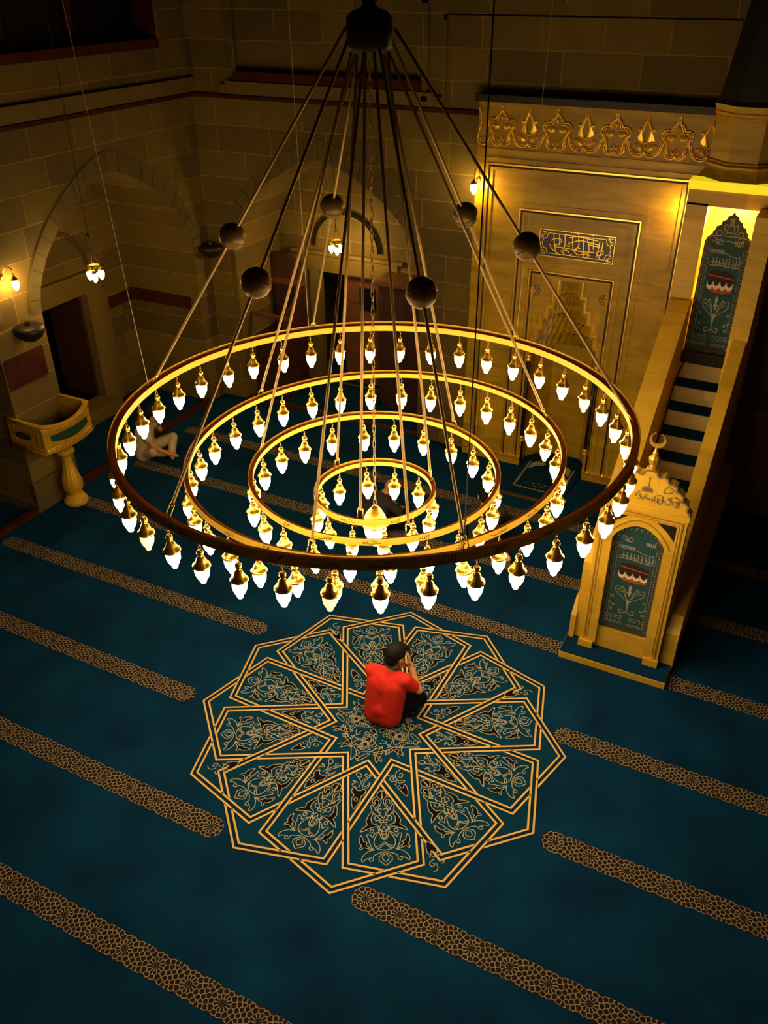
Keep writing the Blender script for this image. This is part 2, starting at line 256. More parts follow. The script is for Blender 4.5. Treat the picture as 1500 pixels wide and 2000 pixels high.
# --- star medallion: twelve interlaced bands
Rv, Rc, Dl, Ri, BW = 1.617, 1.40, 11.7, 0.408, 0.060
def pol(r, d): return Vector((r * math.cos(R(d)), r * math.sin(R(d))))
poly(fl, [tuple(pol(Rv if i % 2 else 1.475, 15 * i)) for i in range(24)], mpf, 0.0006, 1)
def V_(k): return ('V', k % 12)
pos = {}
for k in range(12):
    pos[('V', k)] = pol(Rv, 15 + 30 * k); pos[('I', k)] = pol(Ri, 15 + 30 * k)
    pos[('P', k)] = pol(Rc, 30 * k - .9 + Dl); pos[('N', k)] = pol(Rc, 30 * k - .9 - Dl)
segs = []
for k in range(12):
    segs += [(('V', k), ('N', k)), (('V', k), ('P', (k + 1) % 12))]       # outer arms reach the far corners
    segs += [(('P', k), ('I', (k + 1) % 12)), (('N', k), ('I', (k - 2) % 12))]
# petal panels in teal
for k in range(12):
    a = 30 * k
    pts = [pol(0.60, a), pol(1.0, a + 15.5), pol(Rc - .01, a + Dl - .5), pol(1.47, a), pol(Rc - .01, a - Dl + .5), pol(1.0, a - 15.5)]
    poly(fl, [tuple(p) for p in pts], mpf, 0.0009, 1)
# crossings, alternating over and under
def isect(a, b, c, d):
    r, s = b - a, d - c; den = r.x * s.y - r.y * s.x
    if abs(den) < 1e-9: return None
    t = ((c - a).x * s.y - (c - a).y * s.x) / den; u = ((c - a).x * r.y - (c - a).y * r.x) / den
    return (t, u) if 0.01 < t < 0.99 and 0.01 < u < 0.99 else None
X = []; per = {i: [] for i in range(len(segs))}
for i in range(len(segs)):
    for j in range(i + 1, len(segs)):
        q = isect(pos[segs[i][0]], pos[segs[i][1]], pos[segs[j][0]], pos[segs[j][1]])
        if q: per[i].append((q[0], len(X))); per[j].append((q[1], len(X))); X.append((i, j))
node = {}
for i, (a, b) in enumerate(segs): node.setdefault(a, []).append(i); node.setdefault(b, []).append(i)
nbr = {c: [] for c in range(len(X))}
done = set(); loops = []
for st in range(len(segs)):
    if st in done: continue
    seq = []; i = st; frm = segs[st][0]; lp_ = []
    while i not in done:
        done.add(i); lp_.append(frm); a, b = segs[i]; l = sorted(per[i]); l = l if frm == a else l[::-1]
        seq += [(c, i) for _, c in l]; frm = b if frm == a else a
        nx = [s for s in node[frm] if s != i]; i = nx[0]
    loops.append(lp_)
    for q in range(len(seq)):
        (c1, s1), (c2, s2) = seq[q], seq[(q + 1) % len(seq)]
        nbr[c1].append((c2, s1, s2)); nbr[c2].append((c1, s2, s1))
over = {}
for c0 in range(len(X)):
    if c0 in over: continue
    over[c0] = X[c0][1]; st = [c0]
    while st:
        c = st.pop()
        for c2, s1, s2 in nbr[c]:
            if c2 in over: continue
            other = X[c2][0] if X[c2][1] == s2 else X[c2][1]
            over[c2] = other if over[c] == s1 else s2; st.append(c2)
def band(pts, z, closed=False):
    P = [tuple(p) for p in pts]
    ribbon(fl, P, BW, mpf, z, 2, closed=closed)
    for s in (-1, 1):
        off = s * (BW / 2 - .008); Q = []
        n = len(P)
        for i in range(n):
            a = Vector(P[(i - 1) % n] if closed else P[max(i - 1, 0)]); b = Vector(P[i]); c = Vector(P[(i + 1) % n] if closed else P[min(i + 1, n - 1)])
            d1 = (b - a) if (i > 0 or closed) else (c - b); d2 = (c - b) if (i < n - 1 or closed) else d1
            d1 = d1.normalized(); d2 = d2.normalized(); t = (d1 + d2).normalized(); nn = Vector((-t.y, t.x)); Q.append(tuple(b + nn * off / max(.3, nn.dot(Vector((-d1.y, d1.x))))))
        ribbon(fl, Q, .025, mpf, z + .0002, 5, closed=closed); ribbon(fl, Q, .0165, mpf, z + .0004, 3, closed=closed)
for lp_ in loops: band([pos[c] for c in lp_], .0016, True)
for c, (i, j) in enumerate(X):
    s = over[c]; a, b = pos[segs[s][0]], pos[segs[s][1]]; o = j if s == i else i
    t = [q for q, cc in per[s] if cc == c][0]; p = a + (b - a) * t; d = (b - a).normalized(); d2 = (pos[segs[o][1]] - pos[segs[o][0]]).normalized()
    h = min((BW / 2 + .004) / max(.25, abs(d.x * d2.y - d.y * d2.x)) + .012, .10)
    h = min(h, (p - a).length, (b - p).length)
    band([p - d * h, p + d * h], .0024)
# --- arabesques traced once, repeated around the star
def put(items, rot, mirror, fix=False, base=True, wl=.0062):
    for kind, pts in items:
        for sgn in ((1, -1) if mirror else (1,)):
            P = []
            for r_, t_ in pts:
                if fix: t_ = t_ - (.024 - .0803 * (r_ - .6864))
                if mirror and abs(t_) < .004: t_ = 0
                v = Vector((r_, t_ * sgn)); a = R(rot); P.append((v.x * math.cos(a) - v.y * math.sin(a), v.x * math.sin(a) + v.y * math.cos(a)))
            cl = kind != 'l'; Q = smoothpts(P, 1, cl, .14 if cl else .25)
            if cl and kind != 'o': poly(fl, Q, mpf, .0030, 5 if kind == 'b' else 2)
            ribbon(fl, Q, wl, mpf, .0036 if kind == 'o' else .0034 if cl else .0032, 4, closed=cl)
def shift(items, da):
    a = R(da); return [(k, [(x * math.cos(a) - y * math.sin(a), x * math.sin(a) + y * math.cos(a)) for x, y in p]) for k, p in items]
for k in range(12): put(MOTIF['petal'], 30 * k, True, True)
T1, T2, T3 = MOTIF['T1'], MOTIF['T2'], MOTIF['T3']
for k in range(12):
    g = -75 + 30 * k               # gap between two petals
    if (k - 1) % 3 == 0:
        put(T2, -60 + 30 * (k - 1), False); put(T3, -60 + 30 * (k - 1), False)
    else: put(T1, -60 + 30 * k, False)
for q in range(4): put(MOTIF['C'], 90 * q, False, wl=.0055)
# --- patterned prayer-row stripes
PS, SW = 0.2755, 0.098
def voronoi_net():
    """lines between the woven cells of one repeat (period 1 along x): star centre, two rings of petals and fillers"""
    base = [(0, 0)] + [(.155 * math.cos(R(a)), .155 * math.sin(R(a))) for a in range(0, 360, 30)] + [(.285 * math.cos(R(a)), .285 * math.sin(R(a))) for a in range(15, 375, 30)]
    base += [(.40, 0), (.60, 0), (.5, .085), (.5, -.085)]
    for s in (1, -1): base += [(.395, s * .15), (.605, s * .15), (.5, s * .20), (.335, s * .27), (.665, s * .27), (.44, s * .30), (.56, s * .30), (.5, s * .40), (0, s * .385), (.12, s * .37), (-.12, s * .37), (.23, s * .385), (.77, s * .385), (.35, s * .40), (.65, s * .40)]
    pts = [(x + k, y) for x, y in base for k in (-1, 0, 1)]; out = []; seen = set()
    for (x, y) in base:
        cellp = [(x - .3, y - .3), (x + .3, y - .3), (x + .3, y + .3), (x - .3, y + .3)]
        for (u, v) in pts:
            if (u - x) ** 2 + (v - y) ** 2 < 1e-9 or (u - x) ** 2 + (v - y) ** 2 > .3: continue
            mx, my, nx, ny = (u + x) / 2, (v + y) / 2, u - x, v - y; new = []
            for i in range(len(cellp)):
                p, q = cellp[i], cellp[(i + 1) % len(cellp)]; dp = (p[0] - mx) * nx + (p[1] - my) * ny; dq = (q[0] - mx) * nx + (q[1] - my) * ny
                if dp <= 0: new.append(p)
                if dp * dq < 0: t = dp / (dp - dq); new.append((p[0] + (q[0] - p[0]) * t, p[1] + (q[1] - p[1]) * t))
            cellp = new
        c = (sum(p[0] for p in cellp) / len(cellp), sum(p[1] for p in cellp) / len(cellp)); k = 1.0 if (x, y) != (0, 0) else .80
        cellp = [(c[0] + (p[0] - c[0]) * k, c[1] + (p[1] - c[1]) * k) for p in cellp]
        for i in range(len(cellp)):
            p, q = cellp[i], cellp[(i + 1) % len(cellp)]
            if (p[0] - q[0]) ** 2 + (p[1] - q[1]) ** 2 > .0006 and abs(p[1]) < .44:
                key = (round(((p[0] + q[0]) / 2 + 4.0004) % 1.0, 2), round((p[1] + q[1]) / 2, 2))
                if key not in seen or (x, y) == (0, 0): out.append((p, q))
                seen.add(key)
    for i in range(12):
        a = R(30 * i + 15); out.append(((.05 * math.cos(a), .05 * math.sin(a)), (.085 * math.cos(a + .26), .085 * math.sin(a + .26)))); out.append(((.05 * math.cos(a), .05 * math.sin(a)), (.085 * math.cos(a - .26), .085 * math.sin(a - .26))))
    return out
NET = voronoi_net()
def lattice(x0, x1, yc, s0):
    n = 10; end = []
    out = [(x0 + SW, yc - SW), (x1 - SW, yc - SW)] + arc(x1 - SW, yc, SW, -90, 90, n)[1:] + [(x0 + SW, yc + SW)] + arc(x0 + SW, yc, SW, 90, 270, n)[1:-1]
    poly(fl, out, mpf, .0008, 6)
    def inside(p):
        x, y = p[0], p[1] - yc
        if abs(y) > SW: return False
        if x < x0 + SW: return (x - x0 - SW) ** 2 + y * y < SW * SW * 1.06
        if x > x1 - SW: return (x - x1 + SW) ** 2 + y * y < SW * SW * 1.06
        return True
    def seg(a, b, w=.0056):
        pts = [(a[0] + (b[0] - a[0]) * i / 4, a[1] + (b[1] - a[1]) * i / 4) for i in range(5)]
        run = []
        for p in pts:
            if inside(p): run.append(p)
        if len(run) >= 2: ribbon(fl, [run[0], run[-1]], w, mpf, .0022, 7)
    k0 = math.ceil((x0 - s0) / PS - .5); k1 = math.floor((x1 - s0) / PS + .5)
    for k in range(k0, k1 + 1):
        cx = s0 + k * PS
        for p_, q_ in NET: seg((cx + p_[0] * PS, yc + p_[1] * PS), (cx + q_[0] * PS, yc + q_[1] * PS))
# (row y, [(x0,x1,star phase)])
ROW = [(-2.584, [(-4.2, 2.6, -1.734)]), (-1.509, [(-5.2, -.60, -2.625), (.58, 3.2, .6805)]), (-.431, [(-5.3, -1.70, -2.893), (1.65, 5.2, 1.767)]),
       (.654, [(-5.3, -1.62, -2.635), (1.42, 5.2, 1.4957)]), (1.747, [(-5.2, 5.2, 2.36)]), (2.83, [(-5.2, 5.2, 2.36)]), (3.92, [(-5.2, 5.2, 2.36)]), (-3.66, [(-2, 1.2, 0)])]
for y, runs in ROW:
    for x0, x1, s0 in runs: lattice(x0, x1, y, s0)
floor = struct('floor', fl, FM)


# ================================================================ ROOM SHELL
mpX = lambda sgn: (lambda a, b, d: (XA - d, a, b))       # left wall: a=Y, b=Z, d = depth into the wall
mX = lambda a, b, d: (XA - d, a, b)
mY = lambda a, b, d: (a, YA + d, b)
HS, ZS, ZI, ZO = 1.42, 2.36, 3.63, 3.87
def fz(s): return (max(0.0, 1 - s ** 1.35)) ** .55
def curve(c, hw, zs, za, n=24):
    o = []
    for i in range(n + 1):
        t = -1 + 2 * i / n; u = math.sin(t * PI / 2) if abs(t) > .5 else t * math.sin(PI / 4) * 2
        o.append((c + u * hw, zs + (za - zs) * fz(min(1, abs(u)))))
    return o
def wallface(bm, mp, u0, u1, z1, arches, d, holes=()):
    """wall plane from floor to z1 with arched openings [(centre, half width, apex)] and rectangular holes above them"""
    cuts = sorted({u0, u1} | {a[0] - a[1] for a in arches} | {a[0] + a[1] for a in arches} | {h[0] for h in holes} | {h[1] for h in holes})
    def seg(a, b, zlo, zhi):
        zs = [zlo, zhi]
        for h in holes:
            if h[0] - 1e-6 <= a and b <= h[1] + 1e-6:
                face(bm, [mp(a, zlo, d), mp(b, zlo, d), mp(b, h[2], d), mp(a, h[2], d)]); face(bm, [mp(a, h[3], d), mp(b, h[3], d), mp(b, zhi, d), mp(a, zhi, d)]); return
        face(bm, [mp(a, zlo, d), mp(b, zlo, d), mp(b, zhi, d), mp(a, zhi, d)])
    for a, b in zip(cuts[:-1], cuts[1:]):
        mid = (a + b) / 2; inn = [q for q in arches if q[0] - q[1] < mid < q[0] + q[1]]
        if not inn: seg(a, b, 0, z1); continue
        q = inn[0]; ZM = q[2] + .02
        seg(a, b, ZM, z1)
        cv = curve(q[0], q[1], ZS, q[2])
        for p, r in zip(cv[:-1], cv[1:]):
            x0, x1 = max(p[0], a), min(r[0], b)
            if x1 - x0 < 1e-6: continue
            f = lambda x: p[1] + (r[1] - p[1]) * (x - p[0]) / (r[0] - p[0])
            face(bm, [mp(x0, f(x0), d), mp(x1, f(x1), d), mp(x1, ZM, d), mp(x0, ZM, d)])
def reveal(bm, mp, c, hw, za, d0, d1):
    cv = [(c - hw, 0)] + curve(c, hw, ZS, za) + [(c + hw, 0)]
    for p, q in zip(cv[:-1], cv[1:]): face(bm, [mp(*p, d0), mp(*q, d0), mp(*q, d1), mp(*p, d1)])
def back(bm, mp, c, hw, za, d, door):
    x0, x1, z0, z1 = door; cv = curve(c, hw, ZS, za); full = [(c - hw, ZS)] + cv
    def top(x):
        for p, q in zip(cv[:-1], cv[1:]):
            if p[0] - 1e-9 <= x <= q[0] + 1e-9: return p[1] + (q[1] - p[1]) * (x - p[0]) / max(1e-9, q[0] - p[0])
        return ZS
    xs = sorted({c - hw, c + hw, x0, x1} | {p[0] for p in cv})
    for a, b in zip(xs[:-1], xs[1:]):
        if a >= x0 - 1e-6 and b <= x1 + 1e-6:
            face(bm, [mp(a, z1, d), mp(b, z1, d), mp(b, top(b), d), mp(a, top(a), d)])
            if z0 > 0: face(bm, [mp(a, 0, d), mp(b, 0, d), mp(b, z0, d), mp(a, z0, d)])
        else: face(bm, [mp(a, 0, d), mp(b, 0, d), mp(b, top(b), d), mp(a, top(a), d)])
LC = 3.43; QC = -3.5
DL = (3.02, 3.94, .2, 1.8); DQ = (-4.26, -3.22, .02, 1.8)
WIN = (1.25, 4.62, 4.97, 6.6)
bm = NB()
wallface(bm, mX, -6.6, YA, 7.6, [(LC, HS, ZI), (0, 1.3, ZI), (-3.43, HS, ZI)], 0, [WIN])
for c, hw in ((LC, HS), (0, 1.3), (-3.43, HS)): reveal(bm, mX, c, hw, ZI, 0, XA - XB)
back(bm, mX, LC, HS, ZI, XA - XB, DL)
back(bm, mX, 0, 1.3, ZI, XA - XB, (0, .01, 0, .01)); back(bm, mX, -3.43, HS, ZI, XA - XB, (-3.43, -3.42, 0, .01))
wl = struct('wall_left', bm, 'stoneX')
bm = NB()
wallface(bm, mY, XA, 5.4, 7.6, [(QC, 1.45, ZI)], 0, [(-.475, .395, .001, 2.58)])
reveal(bm, mY, QC, 1.45, ZI, 0, YB - YA); back(bm, mY, QC, 1.45, ZI, YB - YA, DQ)
wq = struct('wall_qibla', bm, 'stoneY')
bm = NB(); face(bm, [(5.4, -6.6, 0), (5.4, YA, 0), (5.4, YA, 7.6), (5.4, -6.6, 7.6)]); struct('wall_right', bm, 'stoneX')
bm = NB(); face(bm, [(XA, -6.6, 0), (5.4, -6.6, 0), (5.4, -6.6, 7.6), (XA, -6.6, 7.6)]); struct('wall_rear', bm, 'stoneY')
bm = NB(); box(bm, -5.5, 5.5, -6.7, 5.3, 7.6, 7.7); struct('ceiling', bm, 'void')
def void(name, x0, x1, y0, y1, z0, z1, skip):
    bm = NB(); box(bm, x0, x1, y0, y1, z0, z1); return bm
# dark rooms beyond the two doorways
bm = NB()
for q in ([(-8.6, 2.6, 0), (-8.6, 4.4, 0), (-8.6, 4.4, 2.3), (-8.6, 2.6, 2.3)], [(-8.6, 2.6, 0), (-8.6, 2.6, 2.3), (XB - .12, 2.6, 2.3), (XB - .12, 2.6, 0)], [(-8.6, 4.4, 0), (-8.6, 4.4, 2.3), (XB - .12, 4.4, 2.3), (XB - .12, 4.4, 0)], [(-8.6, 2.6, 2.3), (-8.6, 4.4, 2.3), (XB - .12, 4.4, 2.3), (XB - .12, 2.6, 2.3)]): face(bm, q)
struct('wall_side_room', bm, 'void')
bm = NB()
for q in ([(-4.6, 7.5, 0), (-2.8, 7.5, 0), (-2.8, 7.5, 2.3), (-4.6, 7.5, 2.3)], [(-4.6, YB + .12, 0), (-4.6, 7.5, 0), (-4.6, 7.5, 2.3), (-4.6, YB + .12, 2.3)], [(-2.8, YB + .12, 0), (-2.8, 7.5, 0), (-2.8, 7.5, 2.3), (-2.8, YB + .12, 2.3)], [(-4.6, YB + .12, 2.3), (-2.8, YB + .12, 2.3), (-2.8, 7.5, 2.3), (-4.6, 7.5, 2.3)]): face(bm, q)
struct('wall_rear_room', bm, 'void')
# voussoir rings
def vous(mp, c, hi, parent):
    n = 22; ho = hi + .16
    ci, co = curve(c, hi, ZS, ZI, 88), curve(c, ho, ZS, ZO, 88); bm = NB()
    for k in range(n):
        i0, i1 = int(88 * k / n), int(88 * (k + 1) / n); g = .006
        P = [ci[i] for i in range(i0, i1 + 1)]; Q = [co[i] for i in range(i0, i1 + 1)]
        def lerp(a, b, t): return (a[0] + (b[0] - a[0]) * t, a[1] + (b[1] - a[1]) * t)
        P[0] = lerp(P[0], P[1], .12); Q[0] = lerp(Q[0], Q[1], .12); P[-1] = lerp(P[-1], P[-2], .12); Q[-1] = lerp(Q[-1], Q[-2], .12)
        prism(bm, P + Q[::-1], mp, -.012, .012)
    return obj('voussoir_ring', bm, 'vous', parent)
for c, hw in ((LC, HS), (0, 1.3)): vous(mX, c, hw, wl)
vous(mY, QC, 1.45, wq)
def bands(name, bxs, m, parent=None):
    bm = NB()
    for b in bxs: box(bm, *b)
    return struct(name, bm, m, parent)
# string course, red line and ledges
bands('trim_1', [(XA - .01, XA + .035, -6.6, YA, 4.27, 4.315), (XA, -1.31, YA - .035, YA + .01, 4.27, 4.315)], 'red')
bands('trim_2', [(XA - .01, XA + .05, -6.6, YA, 4.33, 4.44), (XA - .01, XA + .075, -6.6, YA, 4.44, 4.5), (-4.9, -1.8, YA - .05, YA + .01, 4.33, 4.44), (-4.8, -1.9, YA - .075, YA + .01, 4.44, 4.48)], 'cornice')
bands('trim_3', [(-4.62, -2.05, YA - .13, YA + .01, 4.5, 4.6)], 'red')
bands('trim_4', [(-2.06, -1.98, YA - .05, YA + .01, 4.38, 5.45), (-2.06, 1.4, YA - .05, YA + .01, 5.36, 5.45), (-1.8, -1.76, YA - .03, YA + .01, 4.38, 5.25), (-1.8, 1.3, YA - .03, YA + .01, 5.2, 5.25),
                 (-4.72, -4.62, YA - .06, YA + .01, 4.6, 7.5)], 'stoneY')
bands('trim_5', [(-2.0, 1.35, YA - .12, YA + .01, 5.45, 5.6)], 'dark')
# window high on the left wall
y0, y1, z0, z1 = WIN
bm = NB(); face(bm, [(XA - .3, y0, z0), (XA - .3, y1, z0), (XA - .3, y1, z1), (XA - .3, y0, z1)])
w1 = struct('window_1', bm, 'glass')
bm = NB()
for a, b, c, d in ((y0, y1, z0 - .1, z0), (y0, y1, z1, z1 + .06)): box(bm, XA - .3, XA + .05, a, b, c, d)
struct('window_sill', bm, 'red', w1)
bm = NB()
for yy in (2.5, 3.5): box(bm, XA - .3, XA - .24, yy - .03, yy + .03, z0, z1)
box(bm, XA - .3, XA - .24, y0, y1, 5.9, 5.95)
for a in (y0, y1): box(bm, XA - .3, XA, a - .02, a + .02, z0, z1)
struct('window_frame', bm, 'red', w1)
bm = NB(); box(bm, -4.55, -4.0, YA - .02, YA + .01, 5.38, 6.6); w2 = struct('window_2', bm, 'glass')
# doorways
def doorway(name, mp, D, cx, rad, dep, frame_w, parts):
    x0, x1, z0, z1 = D; bm = NB()
    for a, b, c, d in ((x0 - .16, x0, 0, z1), (x1, x1 + frame_w, 0, z1), (x0 - .3, x1 + .3, z1, z1 + .26)): prism(bm, [(a, c), (b, c), (b, d), (a, d)], mp, dep - .035, dep + .12)
    prism(bm, [(x0 - .45, z1 + .26), (x1 + .4, z1 + .26), (x1 + .4, z1 + .31), (x0 - .45, z1 + .31)], mp, dep - .08, dep + .02)
    prism(bm, [(x0 - .1, 0), (x1 + .1, 0), (x1 + .1, z0), (x0 - .1, z0)], mp, dep - .25, dep + .12) if z0 > .05 else None
    dr = struct(name, bm, 'cornice')
    bm = NB(); pts = [(cx + rad * 1.05 * math.cos(R(a)), z1 + .38 + rad * math.sin(R(a))) for a in range(0, 181, 9)]
    ribbon(bm, pts, .035, mp, dep - .03, thick=.03); obj('tympanum_moulding', bm, 'dark' if name == 'door_2' else 'vous', dr)
    return dr
d1 = doorway('door_1', mX, DL, 3.46, .55, XA - XB, .38, 0)
bm = NB(); box(bm, XB - .75, XB - .1, 3.9, 3.94, .2, 1.8); obj('door_leaf', bm, 'wood', d1)
d2 = doorway('door_2', mY, DQ, -3.76, .52, YB - YA, .12, 0)
bm = NB(); box(bm, -3.9, -3.24, YB + .12, YB + .17, .02, 1.78)
for k in range(4): box(bm, -3.85, -3.3, YB + .105, YB + .13, .1 + k * .42, .45 + k * .42)
obj('door_leaf', bm, 'wood2', d2)
bm = NB(); box(bm, -3.62, -3.35, YB + .09, YB + .12, 1.25, 1.6); obj('door_pane', bm, 'glass', d2)
rc = NB(); box(rc, -7.9, -7.6, 3.2, 3.55, .2, 1.0); box(rc, -7.9, -7.85, 3.1, 3.7, 1.25, 1.5)
tag(obj('cabinet', rc, 'dred'), 'red low cabinet in the dark room seen through the left doorway', 'cabinet')
# dark red stone courses in the left bay and on the pier
bands('trim_6', [(XB - .01, XB + .008, 4.34, LC + HS, 1.44, 1.61), (XB, XA - .16, LC + HS - .008, LC + HS + .01, 1.45, 1.64), (XA - .01, XA + .01, 1.32, 1.9, 1.61, 1.975)], 'red')
# plinth of the pier, low wooden thresholds between the piers
bands('trim_7', [(XA - 1.2, XA + .04, 1.26, 2.04, 0, .12), (XA - .01, XA + .03, 1.28, 1.99, .12, .4)], 'vous')
bands('baseboard_left', [(XA - .06, XA + .03, 2.01, 4.85, 0, .06), (XA - .06, XA + .03, -1.3, 1.26, 0, .06), (XB, XB + .1, 2.01, 4.85, 0, .05)], 'red')
bands('baseboard_qibla', [(QC - 1.45, QC + 1.45, YA - .03, YA + .06, 0, .05)], 'wood')
# console stones where the arches spring
def corbel(x, y, z, lab):
    bm = NB(); lathe(bm, [(.001, -.14), (.07, -.13), (.13, -.09), (.165, -.03), (.175, .0), (.165, .03), (.12, .045), (.001, .05)], n=24)
    t = thing('corbel', lab, 'corbel', (x, y, z)); obj('bowl', bm, 'dark', t, True, local=True)
    bm = NB(); tube(bm, [(0, 0, .04), (0, 0, .09)], .035, 12); obj('stem', bm, 'dark', t, local=True)
corbel(XA + .12, YA - .12, 2.33, 'dark round corbel in the far corner where the two wall arches meet')
corbel(XA + .12, 1.68, 2.26, 'dark round corbel on the pier above the marble preaching balcony')

# ================================================================ MIHRAB
YM = 5.1; MC = -.04
mM = lambda a, b, d: (a, YM - d, b)
mih = thing('mihrab', 'golden marble prayer niche wall panel with nested gilded frames and a stepped hood', 'mihrab', (MC, YM, 0))
LV = [(0, 1.60, .43), (1.60, 1.76, .39), (1.76, 1.92, .345), (1.92, 2.06, .295), (2.06, 2.20, .235), (2.20, 2.36, .17), (2.36, 2.56, .115)]
bm = NB(); X0, X1, ZT = -1.31, 1.25, 4.44
for a, b, w in LV:
    for s in (-1, 1):
        e = X0 if s < 0 else X1
        prism(bm, [(MC + s * w, a), (e, a), (e, b), (MC + s * w, b)], mM, 0, -.09)
prism(bm, [(X0, 2.56), (X1, 2.56), (X1, ZT), (X0, ZT)], mM, 0, -.09)
obj('marble_panel', bm, 'marble', mih)
def frame(bm, x0, x1, z0, z1, w, d, th, mp=mM, bottom=False):
    pts = [(x0, z0), (x0, z1), (x1, z1), (x1, z0)]
    ribbon(bm, pts, w, mp, d, closed=bottom, thick=th)
for x0, x1, z1, w, rec in ((-1.16, 1.10, 3.79, .03, 0), (-.735, .655, 3.325, .026, 0), (-.555, .45, 2.64, .02, 0)):
    bm = NB(); frame(bm, x0, x1, .1, z1, w * .6, .02, .02); obj('gilded_frame', bm, 'gold', mih)
    bm = NB(); frame(bm, x0 - .045, x1 + .045, .1, z1 + .045, .05, .012, .012); frame(bm, x0 + .05, x1 - .05, .1, z1 - .05, .035, .016, .016); obj('moulding', bm, 'marble', mih)
    bm = NB(); frame(bm, x0 + .022, x1 - .022, .1, z1 - .022, .02, .004, .004); obj('groove_shade_strip', bm, 'dark', mih)  # flat dark strip painted as the shade of a groove
bm = NB(); box(bm, X0 - .02, X1 + .02, YM - .1, YA + .02, ZT, ZT + .07); obj('top_slab', bm, 'dark', mih)
for a, b in ((X0 + .02, MC - .43), (MC + .43, X1 - .09)):
    bm = NB(); box(bm, a, b, YM - .035, YM, 0, .1); bs_ = obj('base_moulding', bm, 'marble', mih)
    bm = NB(); box(bm, a, b, YM - .05, YM, .1, .118); obj('base_gilding', bm, 'gold', bs_)
# niche body
bm = NB(); cs = [(MC - .43, YM + .0), (MC - .43, YM + .25), (MC - .25, YM + .5), (MC + .25, YM + .5), (MC + .43, YM + .25), (MC + .43, YM)]
for p, q in zip(cs[:-1], cs[1:]): face(bm, [(*p, 0), (*q, 0), (*q, 1.62), (*p, 1.62)])
obj('niche', bm, 'marble', mih)
# muqarnas hood: folded tiers stepping inwards
bm = NB(); prev = None
def tier(w, z, ph):
    k = 28; o = []
    for i in range(k + 1):
        a = PI * i / k; r = w * (1 + (.10 if (i + ph) % 2 else -.04)); o.append((MC + r * math.cos(a), YM + .0 + max(0, r * 1.12 * math.sin(a)), z))
    return o
for n, (a, b, w) in enumerate(LV[1:]):
    w0 = LV[n][2]; A = tier(w0 * .98, a, n); B = tier(w, a + .03, n + 1); Cc = tier(w, b, n); 
    for p, q in ((A, B), (B, Cc)):
        for i in range(28): face(bm, [p[i], p[i + 1], q[i + 1], q[i]])
face(bm, tier(.115, 2.56, 0)); obj('muqarnas_hood', bm, 'marble', mih)
bm = NB(); st = []
for a, b, w in LV[1:]: st += [(MC + w + .03, a + .03), (MC + w + .03, b + .03)]
st = [(MC + .46, 1.45), (MC + .46, 1.63)] + st; st = st + [(2 * MC - x, z) for x, z in st[::-1]]
ribbon(bm, st, .014, mM, .012, thick=.012); obj('stepped_gilding', bm, 'gold', mih)
bm = NB(); ribbon(bm, [(MC + (x - MC) * 1.13, z + .04) for x, z in st], .012, mM, .01, thick=.01); obj('stepped_moulding', bm, 'marble', mih)
for s in (-1, 1):
    bm = NB(); tube(bm, [(MC + s * .43, YM - .01, .42), (MC + s * .43, YM - .01, 1.5)], .026, 12); col = obj('colonnette', bm, 'dark', mih, True)
    for z, nm in ((.36, 'base'), (1.5, 'capital')):
        bm = NB(); lathe(bm, [(.001, 0), (.04, 0), (.045, .02), (.028, .035), (.038, .06), (.03, .085), (.001, .09)], (MC + s * .43, YM - .01, z), 14); obj('gilded_' + nm, bm, 'gold', col, True)
for x in (-.47, .37):
    bm = NB(); lathe(bm, [(.001, 0), (.05, .004), (.058, .012), (.066, .004), (.068, 0)], n=24); bm.transform(Matrix.Translation((x, YM, 2.4)) @ Matrix.Rotation(PI / 2, 4, 'X'))
    mdl = obj('medallion', bm, 'relief', mih, True)
    bm = NB()
    for k in range(6): sph(bm, (x + .04 * math.cos(k * PI / 3), YM - .012, 2.4 + .04 * math.sin(k * PI / 3)), (.011, .008, .011), 8, 6)
    sph(bm, (x, YM - .012, 2.4), .014, 10, 6); obj('gold_boss', bm, 'gold', mdl, True)
# inscription panel
px0, px1, pz0, pz1 = -.47, .405, 2.83, 3.13
bm = NB(); box(bm, px0, px1, YM - .012, YM, pz0, pz1); ip = obj('inscription_panel', bm, 'panel', mih)
bm = NB(); frame(bm, px0, px1, pz0, pz1, .008, .016, .01, bottom=True)
cart = [(px0 + .1, pz1 - .035), (px0 + .085, pz1 - .09), (px0 + .05, pz1 - .1), (px0 + .035, (pz0 + pz1) / 2), (px0 + .05, pz0 + .1), (px0 + .085, pz0 + .09), (px0 + .1, pz0 + .035)]
cart = cart + [(px0 + px1 - x, z) for x, z in cart[::-1]]; ribbon(bm, cart, .006, mM, .017, closed=True, thick=.005)
for sx in (0, 1):
    for sz in (0, 1):
        fx = lambda x: px0 + x if not sx else px1 - x
        fz_ = lambda z: pz0 + z if not sz else pz1 - z
        for q in ([(.02, .02), (.06, .03), (.05, .07), (.03, .05)], [(.02, .06), (.03, .1), (.045, .08)], [(.05, .02), (.08, .025), (.07, .045)]): ribbon(bm, smoothpts([(fx(a), fz_(b)) for a, b in q], 2), .007, mM, .017, thick=.004)
